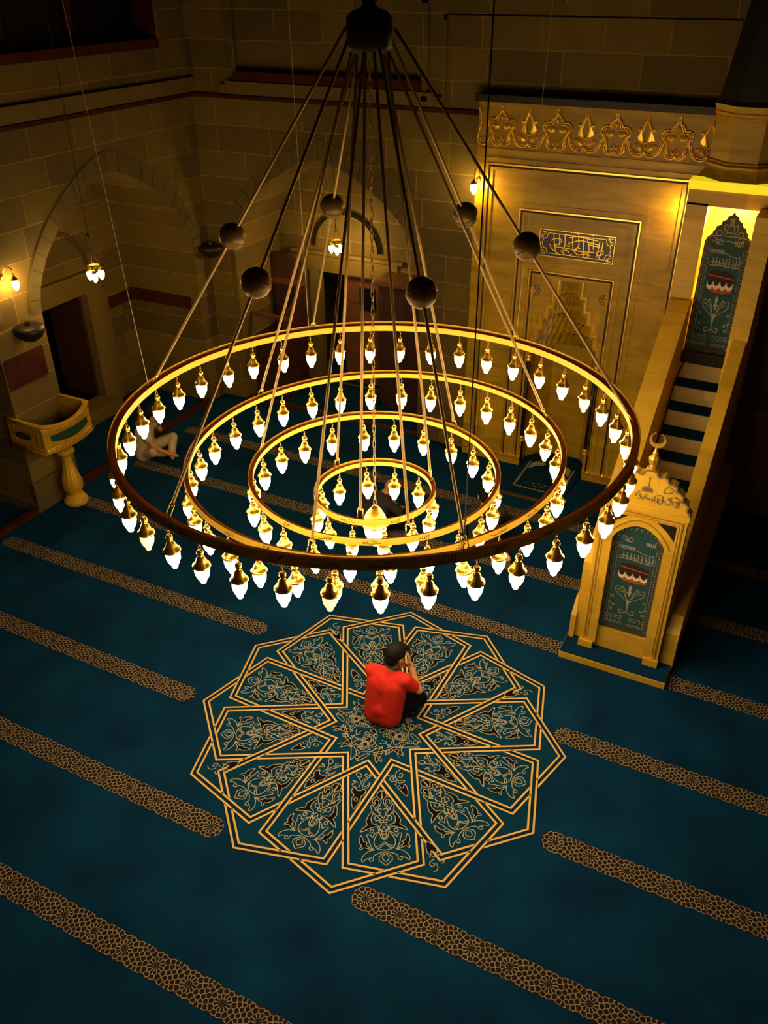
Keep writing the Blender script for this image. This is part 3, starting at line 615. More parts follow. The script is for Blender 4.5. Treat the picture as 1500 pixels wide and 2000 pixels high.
# verse lettering traced from the panel (right to left, stacked)
U = lambda a, b: (px0 + (a - 612) / (905 - 612) * (px1 - px0) + (b - 960) * .00006, pz1 - ((b - 895 - (a - 612) * .105) / 105) * (pz1 - pz0))
VERSE = [[(668, 915), (672, 950), (680, 985)], [(690, 915), (694, 960)], [(712, 918), (716, 965), (700, 985)], [(660, 940), (680, 930), (705, 940), (690, 955), (670, 960)], [(730, 930), (760, 922), (790, 930), (840, 940)],
 [(735, 950), (770, 938), (800, 945), (845, 955)], [(742, 930), (748, 980)], [(765, 925), (770, 960), (755, 985)], [(786, 930), (790, 1000)], [(800, 935), (812, 975), (806, 1005)], [(822, 930), (826, 975)], [(848, 940), (842, 1005)],
 [(860, 945), (858, 985), (850, 1010)], [(840, 985), (860, 975), (868, 990), (850, 1000), (838, 990)], [(815, 1000), (800, 990), (785, 1000), (800, 1010)], [(780, 975), (760, 965), (750, 985), (775, 1000), (790, 990)], [(735, 990), (720, 975), (705, 990), (725, 1002), (745, 995)],
 [(700, 1000), (680, 985), (662, 975), (655, 955)], [(728, 945), (735, 965), (720, 960)], [(805, 955), (830, 960), (850, 965)], [(672, 965), (700, 968), (730, 972), (780, 985), (830, 985)], [(815, 915), (822, 922)], [(760, 912), (766, 918)]]
for s_ in VERSE: ribbon(bm, smoothpts([U(a, b) for a, b in s_], 2), .0085, mM, .0175, thick=.006)
obj('gilded_lettering', bm, 'gold', ip)
# frieze of gilded palmettes
def gtube(bm, pts, cx, sc, r, mir=True, close=False, fl_=.6):
    for s in ((1, -1) if mir else (1,)):
        P = smoothpts([(x * s, z) for x, z in pts], 2)
        tube(bm, [(cx + x * sc, YM - .016, z_ * sc + FZ) for x, z_ in P], r, 7)
def gleaf(bm, pts, cx, sc, mir=True, d=.02):
    for s in ((1, -1) if mir else (1,)):
        P = smoothpts([(x * s, z) for x, z in pts], 2, True)
        c = Vector((sum(p[0] for p in P) / len(P), sum(p[1] for p in P) / len(P)))
        v0 = (cx + c.x * sc, YM - d - .018, c.y * sc + FZ)
        for i in range(len(P)):
            a, b = P[i], P[(i + 1) % len(P)]
            A = (cx + a[0] * sc, YM - .002, a[1] * sc + FZ); B = (cx + b[0] * sc, YM - .002, b[1] * sc + FZ)
            am = (cx + (a[0] * .8 + c.x * .2) * sc, YM - d - .006, (a[1] * .8 + c.y * .2) * sc + FZ); bmm = (cx + (b[0] * .8 + c.x * .2) * sc, YM - d - .006, (b[1] * .8 + c.y * .2) * sc + FZ)
            face(bm, [A, B, bmm, am]); face(bm, [am, bmm, v0])
FZ = 3.985; sc = .385
# units: x in [-.42,.42], z in [0,1.08]
def motifA(cx):
    bm = NB()
    gtube(bm, [(0, 1.08), (.045, 1.0), (.03, .92), (.10, .86), (.17, .78), (.18, .70), (.30, .74), (.40, .66), (.41, .55), (.30, .42), (.26, .30), (.30, .16), (.22, .03), (.08, 0), (0, .06)], cx, sc, .008)
    gtube(bm, [(0, .98), (.02, .88), (.10, .80), (.13, .70), (.16, .64), (.28, .68), (.35, .60), (.34, .52), (.25, .40), (.21, .28), (.25, .17), (.18, .07), (.08, .05), (0, .10)], cx, sc, .0055)
    gleaf(bm, [(.02, .52), (.10, .62), (.24, .62), (.32, .52), (.22, .46), (.12, .42)], cx, sc)
    gleaf(bm, [(.20, .40), (.28, .46), (.25, .30), (.27, .16), (.16, .08), (.20, .24)], cx, sc)
    gleaf(bm, [(.0, .86), (.04, .78), (0, .66), (-.04, .78)], cx, sc, False); gleaf(bm, [(0, .30), (.03, .22), (0, .12), (-.03, .22)], cx, sc, False)
    gleaf(bm, [(.03, .16), (.11, .24), (.10, .17), (.05, .1)], cx, sc); 
    return bm
def motifB(cx):
    bm = NB()
    gtube(bm, [(.50, .42), (.44, .20), (.30, .04), (.12, .0), (.02, .07), (0, .14)], cx, sc, .008); gtube(bm, [(.45, .40), (.40, .22), (.28, .10), (.13, .06), (.04, .12)], cx, sc, .0055)
    gleaf(bm, [(0, 1.08), (.035, .98), (.04, .90), (.12, .82), (.17, .72), (.26, .74), (.25, .66), (.18, .64), (.24, .52), (.26, .44), (.16, .34), (.05, .32), (.12, .50), (.11, .68), (.04, .84), (0, .9)], cx, sc, True, .012)
    gtube(bm, [(0, .92), (.08, .74), (.10, .56), (.06, .40), (0, .34)], cx, sc, .006)
    gleaf(bm, [(.05, .22), (.14, .34), (.28, .36), (.36, .28), (.24, .28), (.16, .16), (.08, .14)], cx, sc); 
    gleaf(bm, [(0, .33), (.03, .27), (0, .2), (-.03, .27)], cx, sc, False)
    return bm
for k in range(8):
    cx = -1.025 + k * .3195
    obj('palmette', motifA(cx) if k % 2 == 0 else motifB(cx), 'gildr', mih, True)
bm = NB()  # half motif at the left end
for q, r in (([(-.0, 1.0), (.06, .85), (.10, .65), (.05, .45), (-.0, .25), (-.02, .12), (.06, .02), (.2, .0), (.32, .1), (.40, .25), (.38, .42)], .008), ([(.02, .14), (.12, .22), (.08, .1)], .006)):
    P = smoothpts(q, 2); tube(bm, [(-1.30 + x * sc, YM - .016, z * sc + FZ) for x, z in P], r, 7)
obj('palmette', bm, 'gildr', mih, True)
bm = NB(); box(bm, X0, X1, YM - .012, YM, 3.93, 3.955); box(bm, X0, X1, YM - .02, YM, 4.40, 4.44); obj('frieze_moulding', bm, 'marble', mih)
# prayer rug and its wooden kerb in front of the niche
bm = NB(); rp = [(-.42, 4.40), (.33, 4.42), (.36, 5.09), (.36, 5.32), (.2, 5.5), (-.28, 5.5), (-.44, 5.32), (-.42, 5.1)]
prism(bm, rp, lambda a, b, d: (a, b, d), .004, .03)
ru = tag(obj('prayer_rug', bm, 'rugm'), 'dark teal prayer rug with an embroidered arch, laid inside the marble niche', 'rug')
bm = NB(); mr = lambda a, b, d: (a, b, d)
frm = [(-.34, 5.2), (-.34, 4.49), (.26, 4.50), (.26, 5.2)]; ribbon(bm, frm, .012, mr, .032)
for k in range(14): ribbon(bm, spiral(-.34, 4.53 + k * .048, .022, .004, 0, 1.2, 8), .006, mr, .033); ribbon(bm, spiral(.26, 4.53 + k * .048, .022, .004, 0, 1.2, 8), .006, mr, .033)
for k in range(10): ribbon(bm, spiral(-.3 + k * .06, 4.49, .02, .004, 0, 1.2, 8), .006, mr, .033)
poly(bm, smoothpts([(-.32, 4.98), (-.27, 5.04), (-.24, 5.1), (-.16, 5.13), (-.1, 5.22), (-.3, 5.24)], 1, True), mr, .033); poly(bm, smoothpts([(.24, 4.98), (.19, 5.04), (.16, 5.1), (.08, 5.13), (.02, 5.22), (.22, 5.24)], 1, True), mr, .033)
for x, z in ((-.2, 4.6), (-.12, 4.62), (-.04, 4.64), (.04, 4.63), (.12, 4.61), (-.08, 4.57), (0, 4.58)): ribbon(bm, [(x - .02, z + .02), (x, z), (x + .02, z + .02)], .007, mr, .033)
obj('embroidery', bm, 'emb', ru)
bm = NB(); bevel_box(bm, -.45, .12, 4.26, 4.3, 0.004, .03, .006); tag(obj('wooden_kerb', bm, 'wood2'), 'thin orange-brown wooden strip on the carpet before the prayer rug', 'kerb')
# ================================================================ MINBAR (pulpit with a straight stair)
mb = thing('minbar', 'tall carved marble pulpit with straight blue-carpeted stairs, gilded mouldings and curtained doorway', 'pulpit', (1.66, 3.4, 0))
BX0, BX1, FX0, FX1, FY = 1.17, 2.18, 1.30, 2.045, 1.80
bm = NB(); bevel_box(bm, 1.15, 2.17, 1.62, 2.0, 0, .075, .006); obj('front_step', bm, 'marble2', mb)
bm = NB(); bevel_box(bm, 1.155, 2.165, 1.625, 2.02, .075, .09, .006); obj('step_carpet', bm, 'carpet', mb)
def ptop(y): return 1.70 + .75 * (y - 2.85)
mS = lambda a, b, d: (d, a, b)
# body: side walls with sloping parapets
for s, (xa, xb) in ((0, (BX0 + .04, 1.42)), (1, (1.92, 2.05))):
    bm = NB(); prism(bm, [(1.9, 0), (5.2, 0), (5.2, ptop(4.3)), (4.3, ptop(4.3)), (1.9, ptop(1.9) - .0)], mS, xa, xb); sw = obj('stair_parapet', bm, 'marble2', mb)
    xo = xa - .004 if s == 0 else xb + .004
    bm = NB(); ribbon(bm, [(1.95, ptop(1.95) - .04), (4.25, ptop(4.25) - .04)], .018, mS, xo, thick=-.008 if s == 0 else .008); ribbon(bm, [(2.0, ptop(2.0) - .2), (4.2, ptop(4.2) - .2)], .01, mS, xo, thick=-.006 if s == 0 else .006); obj('gilded_moulding', bm, 'gold', sw)
bm = NB(); prism(bm, [(1.88, 0), (5.2, 0), (5.2, .62), (3.0, .60), (2.0, .60), (1.88, .46)], mS, 2.05, BX1); prism(bm, [(1.86, 0), (5.08, 0), (5.08, .5), (2.0, .5), (1.86, .36)], mS, BX0, BX0 + .05)
obj('plinth_wall', bm, 'marble2', mb)
# stairs
NS = 11; y = 2.12; z = .09
for k in range(NS):
    zt = z + .183; yb = y + (.228 if k < NS - 1 else .9)
    bm = NB(); box(bm, 1.42, 1.92, y, yb + .02, z - .05, zt - .012); rs = obj('stair_riser', bm, 'marbleR', mb)
    bm = NB(); box(bm, 1.425, 1.915, y + .003, yb, zt - .012, zt); obj('tread_carpet', bm, 'carpet', rs)
    z = zt; y = y + .228
ZP = z
# tower
bm = NB()
TF, TB = 4.36, 5.16
for xa, xb in ((1.20, 1.405), (1.885, 2.06)): box(bm, xa, xb, TF - .35 if xa > 1.5 else TF, TF + .14, 1.5, 3.74)
box(bm, 1.20, 2.06, TF, TF + .14, 3.72, 3.87); box(bm, 1.20, 1.24, TF + .14, TB, 1.5, 3.9); box(bm, 2.02, 2.06, TF + .14, TB, 1.5, 3.9); box(bm, 1.2, 2.06, TF + .1, TB, 3.84, 3.9)
obj('tower', bm, 'marble2', mb)
bm = NB(); box(bm, 1.24, 2.02, TB - .04, TB - .01, 1.9, 3.84); obj('tower_back_panel', bm, 'goldp', mb)
bm = NB(); box(bm, 1.19, 2.09, TF - .02, TF + .2, 3.87, 3.95); obj('emissive_band', bm, 'strip', mb)  # emission added to this band to make it glow
bm = NB(); n8 = 8
def octo(bm, prof, c=(1.63, 4.78)):
    cols = []
    for i in range(8):
        a = PI / 8 + i * PI / 4; cols.append([bm.verts.new((c[0] + r / math.cos(PI / 8) * math.cos(a), c[1] + r / math.cos(PI / 8) * math.sin(a), z_)) for r, z_ in prof])
    for i in range(8):
        A, B = cols[i], cols[(i + 1) % 8]
        for j in range(len(prof) - 1): bm.faces.new((A[j], B[j], B[j + 1], A[j + 1]))
    bm.faces.new([c_[0] for c_ in cols][::-1]); bm.faces.new([c_[-1] for c_ in cols])
octo(bm, [(.40, 3.95), (.34, 4.05), (.34, 4.08), (.33, 4.09), (.33, 4.48), (.34, 4.50), (.37, 4.60)]); obj('octagonal_drum', bm, 'marble', mb)
for z_ in (4.07, 4.1, 4.49, 4.53):
    bm = NB(); octo(bm, [(.345 + (.015 if z_ in (4.07, 4.53) else 0), z_), (.352 + (.015 if z_ in (4.07, 4.53) else 0), z_ + .004), (.345 + (.015 if z_ in (4.07, 4.53) else 0), z_ + .01)]); obj('drum_gilding', bm, 'gildr', mb)
bm = NB(); octo(bm, [(.36, 4.6), (.34, 4.64), (.02, 7.0)]); obj('spire', bm, 'black', mb)  # black colour painted in for the spire's unlit shade
# portal
mP = lambda a, b, d: (a, FY - d, b)
bm = NB(); ARX, ARZ = (1.445, 1.90), 1.40
ac = [(1.445 + .455 * i / 16, ARZ + .17 * math.sin(PI * i / 16) ** .75) for i in range(17)]
pl = [(FX0, .09), (FX0, 1.76), (FX1, 1.76), (FX1, .09), (1.92, .09), (1.92, .15), (1.90, .15), (1.90, ARZ)] + ac[::-1][1:-1] + [(1.445, ARZ), (1.445, .15), (1.425, .15), (1.425, .09)]
t = bmesh.new(); vs = [t.verts.new((a, b, 0)) for a, b in pl]; f = t.faces.new(vs); bmesh.ops.triangulate(t, faces=[f])
r_ = bmesh.ops.extrude_face_region(t, geom=t.faces[:]); bmesh.ops.translate(t, vec=(0, 0, .12), verts=[v for v in r_['geom'] if isinstance(v, bmesh.types.BMVert)])
join(bm, t, Matrix(((1, 0, 0, 0), (0, 0, 1, FY), (0, 1, 0, 0), (0, 0, 0, 1)))); pt = obj('portal', bm, 'marble2', mb)
bm = NB(); box(bm, FX0 - .01, FX1 + .01, FY - .02, FY + .12, 1.73, 1.78)
for xa, xb in ((FX0 - .01, 1.43), (1.915, FX1 + .01)): bevel_box(bm, xa, xb, FY - .03, FY, .09, .17, .006)
obj('portal_moulding', bm, 'marble2', pt)
bm = NB()
frame(bm, FX0 + .035, FX1 - .035, .18, 1.70, .012, .008, .008, mP); frame(bm, FX0 + .06, FX1 - .06, .18, 1.675, .006, .006, .006, mP)
ribbon(bm, [(FX0 + .035, .18), (FX0 + .1, .18)], .012, mP, .008, thick=.008); ribbon(bm, [(FX1 - .035, .18), (FX1 - .1, .18)], .012, mP, .008, thick=.008)
ribbon(bm, [(1.39 + .555 * i / 20, 1.40 + .235 * math.sin(PI * i / 20) ** .8) for i in range(21)], .009, mP, .008, thick=.008)
obj('gilded_frame', bm, 'gold', pt)
bm = NB()
for s in (0, 1):
    f_ = (lambda x: x) if s else (lambda x: FX0 + FX1 - x)
    poly(bm, [(f_(1.80), 1.655), (f_(1.965), 1.655), (f_(1.965), 1.50), (f_(1.89), 1.585)], mP, .004)
obj('spandrel_inlay', bm, 'panel', pt)
bm = NB(); box(bm, 1.42, 1.925, FY + .05, FY + .32, .09, .32); box(bm, 1.44, 1.905, FY + .1, FY + .3, .32, .36); obj('portal_sill', bm, 'marble2', mb)
# pediment with scalloped shoulders and inscription
bm = NB(); half = [(1.672, 2.14), (1.70, 2.135), (1.725, 2.12), (1.735, 2.09), (1.76, 2.085), (1.79, 2.10), (1.82, 2.08), (1.835, 2.045), (1.87, 2.045), (1.90, 2.03), (1.905, 1.99), (1.94, 1.975), (1.965, 1.95), (1.96, 1.905), (1.99, 1.895), (2.02, 1.87), (2.015, 1.83), (2.04, 1.80), (2.045, 1.78)]
pp = [(3.345 - x, z_) for x, z_ in half[::-1]] + half
prism(bm, pp, mP, -.10, .0); pd = obj('pediment', bm, 'marble2', mb)
bm = NB(); ribbon(bm, pp, .016, mP, .006, thick=.006)
for s in (0, 1):
    f_ = (lambda x: x) if s else (lambda x: 3.345 - x)
    for c_ in ([(1.84, 2.02), (1.81, 2.0), (1.80, 1.96), (1.83, 1.95), (1.87, 1.975), (1.88, 2.0)], [(1.93, 1.93), (1.88, 1.93), (1.84, 1.905), (1.87, 1.885), (1.92, 1.90), (1.95, 1.91)]): ribbon(bm, smoothpts([(f_(a), b) for a, b in c_], 1, True), .008, mP, .005, closed=True, thick=.004)
obj('scalloped_edge', bm, 'relief', pd)
c5 = lambda a, b: (1.305 + (a - 412) * .001275, 1.795 + ((490 - (985 - a) * .10) - b) * .00145)
INS = [[(915, 405), (890, 445), (905, 450), (918, 430), (900, 410), (890, 420)], [(870, 410), (875, 440)], [(855, 395), (858, 435), (840, 440), (828, 430)], [(826, 425), (800, 410)], [(800, 385), (808, 430), (785, 445), (775, 420), (790, 405)], [(770, 395), (772, 435)], [(790, 380), (765, 385)],
       [(750, 390), (752, 425), (740, 425), (738, 405)], [(738, 420), (722, 420), (720, 405)], [(720, 418), (700, 415), (695, 400)], [(690, 385), (680, 420), (665, 425)], [(665, 395), (650, 385), (655, 405), (672, 410), (640, 420)], [(640, 380), (625, 390), (630, 405)], [(650, 365), (640, 375)], [(880, 380), (900, 385)], [(700, 385), (708, 390)]]
bm = NB()
for s_ in INS: ribbon(bm, smoothpts([c5(a, b) for a, b in s_], 1), .0085, mP, .005, thick=.004)
for k in range(11):
    a = R(20 + 14 * k); ribbon(bm, [(1.665 + .012 * math.cos(a), 1.935 + .012 * math.sin(a)), (1.665 + .055 * math.cos(a), 1.935 + .05 * math.sin(a))], .006, mP, .005, thick=.004)
poly(bm, [(1.61, 1.93), (1.72, 1.93), (1.70, 1.945), (1.63, 1.945)], mP, .004); ribbon(bm, [(1.672, 1.98), (1.672, 2.06)], .006, mP, .005, thick=.004); poly(bm, [(1.672, 2.08), (1.682, 2.065), (1.672, 2.045), (1.662, 2.065)], mP, .005)
obj('carved_inscription', bm, 'relief', pd)
fn = NB(); lathe(fn, [(.001, 0), (.035, 0), (.035, .03), (.03, .035), (.045, .06), (.048, .1), (.03, .125), (.02, .135), (.026, .15), (.016, .165), (.010, .2), (.001, .205)], (1.672, FY + .05, 2.13), 8)
f1 = obj('finial', fn, 'gold', mb)
bm = NB(); cr_ = [(.0, .0)]; o_ = [(.068 * math.sin(R(a)), -.068 * math.cos(R(a))) for a in range(-155, 156, 10)]; i_ = [(.052 * math.sin(R(a)), -.052 * math.cos(R(a)) + .016) for a in range(-155, 156, 10)]
prism(bm, [(1.672 + a, 2.40 + b) for a, b in o_ + i_[::-1]], lambda a, b, d: (a, FY + .05 + d, b), -.01, .01); obj('crescent', bm, 'gold', f1)
# --- embroidered curtains
def curtain(name, x0, x1, zb, zt, yc, lab, top):
    w = x1 - x0; h = zt - zb; mC = lambda a, b, d: (x0 + (a + 1) / 2 * w, yc - d, zb + b * h)
    if top == 'arch': out = [(-1, 0), (1, 0), (1, .87)] + [(math.cos(PI * i / 16), .87 + .13 * math.sin(PI * i / 16) ** .8) for i in range(1, 16)] + [(-1, .87)]
    else:
        hf = [(0, 1.0), (.08, .975), (.22, .965), (.28, .94), (.42, .93), (.46, .905), (.62, .895), (.66, .87), (.74, .86), (.74, .84), (.80, .835), (.92, .82), (1, .79)]
        out = [(-1, 0), (1, 0)] + hf[::-1] + [(-a, b) for a, b in hf[1:]]
    bm = NB(); prism(bm, out, mC, -.012, 0); cu_ = obj(name, bm, 'curtb', mb)
    def part(nm, mt, fn_): b_ = NB(); fn_(b_); obj(nm, b_, mt, cu_)
    def field(b_):
        o = [(-.72, .06), (.72, .06), (.72, .78), (.6, .82), (.5, .81), (.3, .85), (0, .87), (-.3, .85), (-.5, .81), (-.6, .82), (-.72, .78)] if top != 'arch' else [(-.74, .06), (.74, .06), (.74, .86), (.5, .93), (0, .97), (-.5, .93), (-.74, .86)]
        poly(b_, o, mC, .002)
    part('field', 'curt', field)
    k_ = .9 if top == 'arch' else .86
    T = lambda a, b: (a, b * k_)
    def emb(b_):
        L = lambda pts, w_=.007, it=2: ribbon(b_, smoothpts([T(*p) for p in pts], it), w_, MC2, .004)
        MC2 = mC; asp = h * k_ / (w / 2)
        def L(pts, w_=.0065, it=2):
            P = smoothpts([T(*p) for p in pts], it); W_ = [mC(p[0], p[1], 0) for p in P]
            ribbon(b_, [(q[0], q[2]) for q in W_], w_, lambda a, b, d: (a, yc - d, b), .004)
        for s in (1, -1):
            L([(s * .72, .08), (s * .72, .88)], .003, 0); L([(s * .92, .03), (s * .92, .88)], .003, 0)
            for i in range(30): L([(s * .80, .05 + i * .028), (s * .84, .062 + i * .028)], .005, 0)
        # two words at the top
        L([(.62, .975 - .02), (.60, .905)], .008, 0); L([(.54, .945), (.53, .905), (.46, .905), (.45, .935)], .008, 1); L([(.45, .905), (.39, .905), (.38, .935)], .008, 1); L([(.37, .91), (.30, .905), (.28, .925), (.34, .935), (.36, .915)], .008, 1); L([(.46, .955), (.42, .965), (.38, .955)], .005, 1)
        L([(-.62, .955), (-.50, .945), (-.42, .93), (-.55, .915), (-.35, .905), (-.22, .915)], .009, 1); L([(-.30, .955), (-.38, .93), (-.42, .90)], .007, 1); L([(-.2, .945), (-.28, .93)], .007, 0); L([(-.6, .935), (-.66, .92)], .006, 0)
        # one long line with a dense beginning
        for i in range(11): L([(-.68 + i * .055, .865), (-.66 + i * .055, .84), (-.63 + i * .055, .86)], .005, 1)
        L([(-.66, .835), (-.3, .835), (.0, .84), (.2, .82), (.65, .81)], .006, 1); L([(.62, .83), (.60, .81)], .006, 0)
        # dense verse
        L([(-.68, .745), (-.5, .735), (-.2, .745), (.1, .735), (.4, .73), (.68, .735)], .008, 1); L([(-.6, .765), (-.3, .77), (-.05, .76)], .006, 1)
        for i in range(9): L([(-.5 + i * .14, .80), (-.47 + i * .14, .765), (-.49 + i * .14, .735)], .007, 1)
        for i in range(6): L([(-.45 + i * .2, .755), (-.38 + i * .2, .77), (-.34 + i * .2, .75), (-.4 + i * .2, .738)], .005, 1)
        # flower spray
        for s in (1, -1):
            L([(0, .18), (s * .02, .30), (s * .1, .36), (s * .14, .40)], .006, 1); L([(s * .05, .32), (s * .3, .36), (s * .55, .40), (s * .58, .45), (s * .42, .46), (s * .25, .42), (s * .12, .36)], .006, 2); L([(s * .3, .40), (s * .42, .43), (s * .5, .42)], .006, 1)
            L([(0, .22), (s * .15, .19), (s * .3, .19), (s * .28, .23), (s * .18, .22)], .008, 1); L([(0, .44), (s * .12, .40), (s * .2, .43), (s * .3, .47), (s * .34, .44)], .007, 1)
            for q, r in ((.62, .33), (.7, .26), (.55, .24), (.62, .20)): L([(s * q, r), (s * (q + .05), r + .015), (s * q, r + .025), (s * (q - .05), r + .012), (s * q, r)], .006, 0)
            for i in range(4): L([(s * (.12 + i * .17), .14), (s * (.2 + i * .17), .165), (s * (.27 + i * .17), .14), (s * (.2 + i * .17), .115), (s * (.15 + i * .17), .13)], .005, 1); L([(s * (.1 + i * .17), .07), (s * (.2 + i * .17), .1), (s * (.26 + i * .17), .08), (s * (.18 + i * .17), .065)], .005, 1)
        for q in ([(0, .50), (.08, .46), (.03, .44), (.06, .40), (0, .37), (-.06, .40), (-.03, .44), (-.08, .46)], [(0, .36), (.05, .31), (0, .27), (-.05, .31)]): poly(b_, [T(*p) for p in smoothpts(q, 1, True)], mC, .0045)
        if top != 'arch':
            for s in (1, -1):
                L([(0, .97 / k_), (s * .1, 1.03), (s * .25, 1.07), (s * .3, 1.03), (s * .2, 1.0), (s * .1, 1.04)], .006, 2); L([(s * .3, .99), (s * .45, 1.02), (s * .6, .99), (s * .5, .96), (s * .38, .98)], .006, 2); L([(0, 1.0), (s * .12, 1.0), (s * .25, .985)], .006, 1); L([(0, 1.05), (s * .08, 1.09), (0, 1.12)], .006, 1)
            L([(-.9, .955), (-.5, .975), (0, .97), (.5, .975), (.9, .955)], .006, 1)
            for s in (1, -1): L([(s * .6, .93), (s * .4, .945), (s * .2, .925), (0, .94)], .006, 1)
        else:
            for i in range(12): a = PI * (i + .5) / 12; L([(.84 * math.cos(a), .945 + .105 * math.sin(a)), (.76 * math.cos(a + .12), .94 + .10 * math.sin(a + .12)), (.8 * math.cos(a + .1), .93 + .09 * math.sin(a))], .006, 1)
    part('embroidery', 'emb', emb)
    def kb(b_): poly(b_, [T(*p) for p in [(-.56, .635), (-.52, .695), (.1, .70), (.56, .675), (.56, .60), (-.56, .61)]], mC, .004); [poly(b_, [T(*p) for p in [(-.56 + i * .28, .615), (-.30 + i * .28, .615), (-.34 + i * .28, .585), (-.43 + i * .28, .572), (-.52 + i * .28, .585)]], mC, .0052) for i in range(4)]
    part('black_shrine_top', 'kblack', kb)
    part('rust_base', 'kred', lambda b_: (poly(b_, [T(*p) for p in [(-.56, .615), (.56, .605), (.54, .53), (.15, .515), (-.35, .525), (-.56, .56)]], mC, .003), poly(b_, [T(*p) for p in [(-.55, .655), (.56, .635), (.56, .645), (-.55, .666)]], mC, .0055)))
    part('cream_scallops', 'kwhite', lambda b_: [poly(b_, [T(*p) for p in [(-.56 + i * .28, .612), (-.30 + i * .28, .612), (-.28 + i * .28, .565), (-.37 + i * .28, .545), (-.48 + i * .28, .545), (-.56 + i * .28, .565)]], mC, .0045) for i in range(4)])
    tag(cu_, lab)
curtain('curtain', 1.437, 1.908, .33, 1.575, FY + .075, 'teal embroidered curtain in the lower portal', 'arch')
curtain('upper_curtain', 1.43, 1.88, 2.22, 3.68, TF + .07, 'teal embroidered crown-topped hanging in the upper doorway', 'crown')
bm = NB(); box(bm, 1.42, 1.93, TF + .02, TF + .16, ZP, 2.23); obj('curtain_base', bm, 'black', mb)
bm = NB(); tube(bm, [(1.47, TF - .02, 2.15), (1.44, 4.1, 1.98), (1.45, 3.7, 1.66), (1.44, 3.2, 1.27), (1.46, 3.0, 1.1)], .008, 6)
tag(obj('cable', bm, 'black'), 'thin black cable running down the left side of the pulpit stairs', 'cable')
lp = bpy.data.lights.new('tower_lamp', 'POINT'); lp.energy = 55; lp.color = (1, .72, .18); lp.shadow_soft_size = .05; lo = bpy.data.objects.new('tower_lamp', lp); COL.objects.link(lo); lo.location = (1.63, 4.75, 3.55)

# ================================================================ PREACHING BALCONY on the left pier
kx0, kx1, ky0, ky1, kz0, kz1 = -5.5, -4.94, 1.25, 2.0, .93, 1.29
kr = thing('preaching_balcony', 'small marble preaching balcony with curved gilded front on a bulbous gilded column', 'lectern', (-5.16, 1.68, 0))
def kfront(inset):   # plan outline: straight near side, bowed front
    return [(kx0, ky0 + inset), (kx1 - .02 - inset, ky0 + inset)] + [(kx1 - inset + .07 * math.sin(PI * i / 12) - .02, ky0 + inset + (ky1 - ky0 - 2 * inset) * i / 12) for i in range(1, 12)] + [(kx1 - .02 - inset, ky1 - inset), (kx0, ky1 - inset)]
def topz(i, n): t_ = i / n; return kz1 + .05 * (2 * t_ - 1) ** 4 + (-.07 * math.sin(PI * t_))
bm = NB(); A, B = kfront(0), kfront(.035); n = len(A)
def zt(i):
    if i <= 1 or i >= n - 2: return kz1 + (.02 if i >= n - 2 else 0)
    return kz1 - .055 * math.sin(PI * (i - 1) / (n - 3)) ** .7
VA0 = [bm.verts.new((*p, kz0)) for p in A]; VA1 = [bm.verts.new((p[0], p[1], zt(i))) for i, p in enumerate(A)]; VB1 = [bm.verts.new((p[0], p[1], zt(i))) for i, p in enumerate(B)]; VB0 = [bm.verts.new((*p, kz0 + .04)) for p in B]
for i in range(n - 1):
    bm.faces.new((VA0[i], VA0[i + 1], VA1[i + 1], VA1[i])); bm.faces.new((VA1[i], VA1[i + 1], VB1[i + 1], VB1[i])); bm.faces.new((VB1[i], VB1[i + 1], VB0[i + 1], VB0[i]))
bm.faces.new(VA0[::-1]); bm.faces.new(VB0); obj('parapet', bm, 'marble', kr)
def rim(z_, off, r, m_='gold', nm='gilded_moulding', fz2=None):
    bm = NB(); P = kfront(-off); tube(bm, [(p[0], p[1], fz2(i) if fz2 else z_) for i, p in enumerate(P)], r, 8); obj(nm, bm, m_, kr, True)
rim(0, .004, .012, 'marble', 'parapet_rim', lambda i: zt(i) - .012); rim(0, .006, .007, 'gold', 'gilded_moulding', lambda i: zt(i) - .045)
rim(.985, .006, .009); rim(.962, .006, .009); rim(.935, .008, .012, 'marble', 'parapet_foot')
bm = NB()
def onf(t_, z_, o=.006):
    P = kfront(-o)[1:-1]; q = t_ * (len(P) - 1); i = min(int(q), len(P) - 2); f_ = q - i; return (P[i][0] * (1 - f_) + P[i + 1][0] * f_, P[i][1] * (1 - f_) + P[i + 1][1] * f_, z_)
zz = lambda t_: 1.115 - .03 * math.sin(PI * t_)
for i in range(12):
    ta, tb = .12 + .76 * i / 12, .12 + .76 * (i + 1) / 12; ea = .06 * math.sin(PI * max(.06, min(.94, i / 12))) ** .3; eb = .06 * math.sin(PI * max(.06, min(.94, (i + 1) / 12))) ** .3
    face(bm, [onf(ta, zz(ta) - ea), onf(tb, zz(tb) - eb), onf(tb, zz(tb) + eb), onf(ta, zz(ta) + ea)])
obj('green_stone_inlay', bm, 'green', kr)
bm = NB(); q_ = [(kx0 + .08, 1.03), (kx0 + .08, 1.18), (kx1 - .1, 1.18), (kx1 - .1, 1.03)]; ribbon(bm, q_, .01, lambda a, b, d: (a, ky0 - d, b), .006, closed=True, thick=.006); obj('side_gilding', bm, 'gold', kr)
bm = NB(); prism(bm, arc(-5.29, 1.105, .13, 0, 360, 20, .045)[:-1], lambda a, b, d: (a, ky0 - d, b), -.001, .004); obj('side_inlay', bm, 'panel', kr)
bm = NB(); box(bm, kx0 + .02, kx1 - .06, ky0 + .04, ky1 - .04, kz0 + .04, kz0 + .06); obj('floor_carpet', bm, 'carpet', kr)
bm = NB(); lathe(bm, [(.001, .76), (.10, .77), (.14, .80), (.2, .86), (.26, .90), (.28, .93), (.001, .93)], (-5.2, 1.66, 0), 24); obj('corbelled_base', bm, 'marble', kr, True)
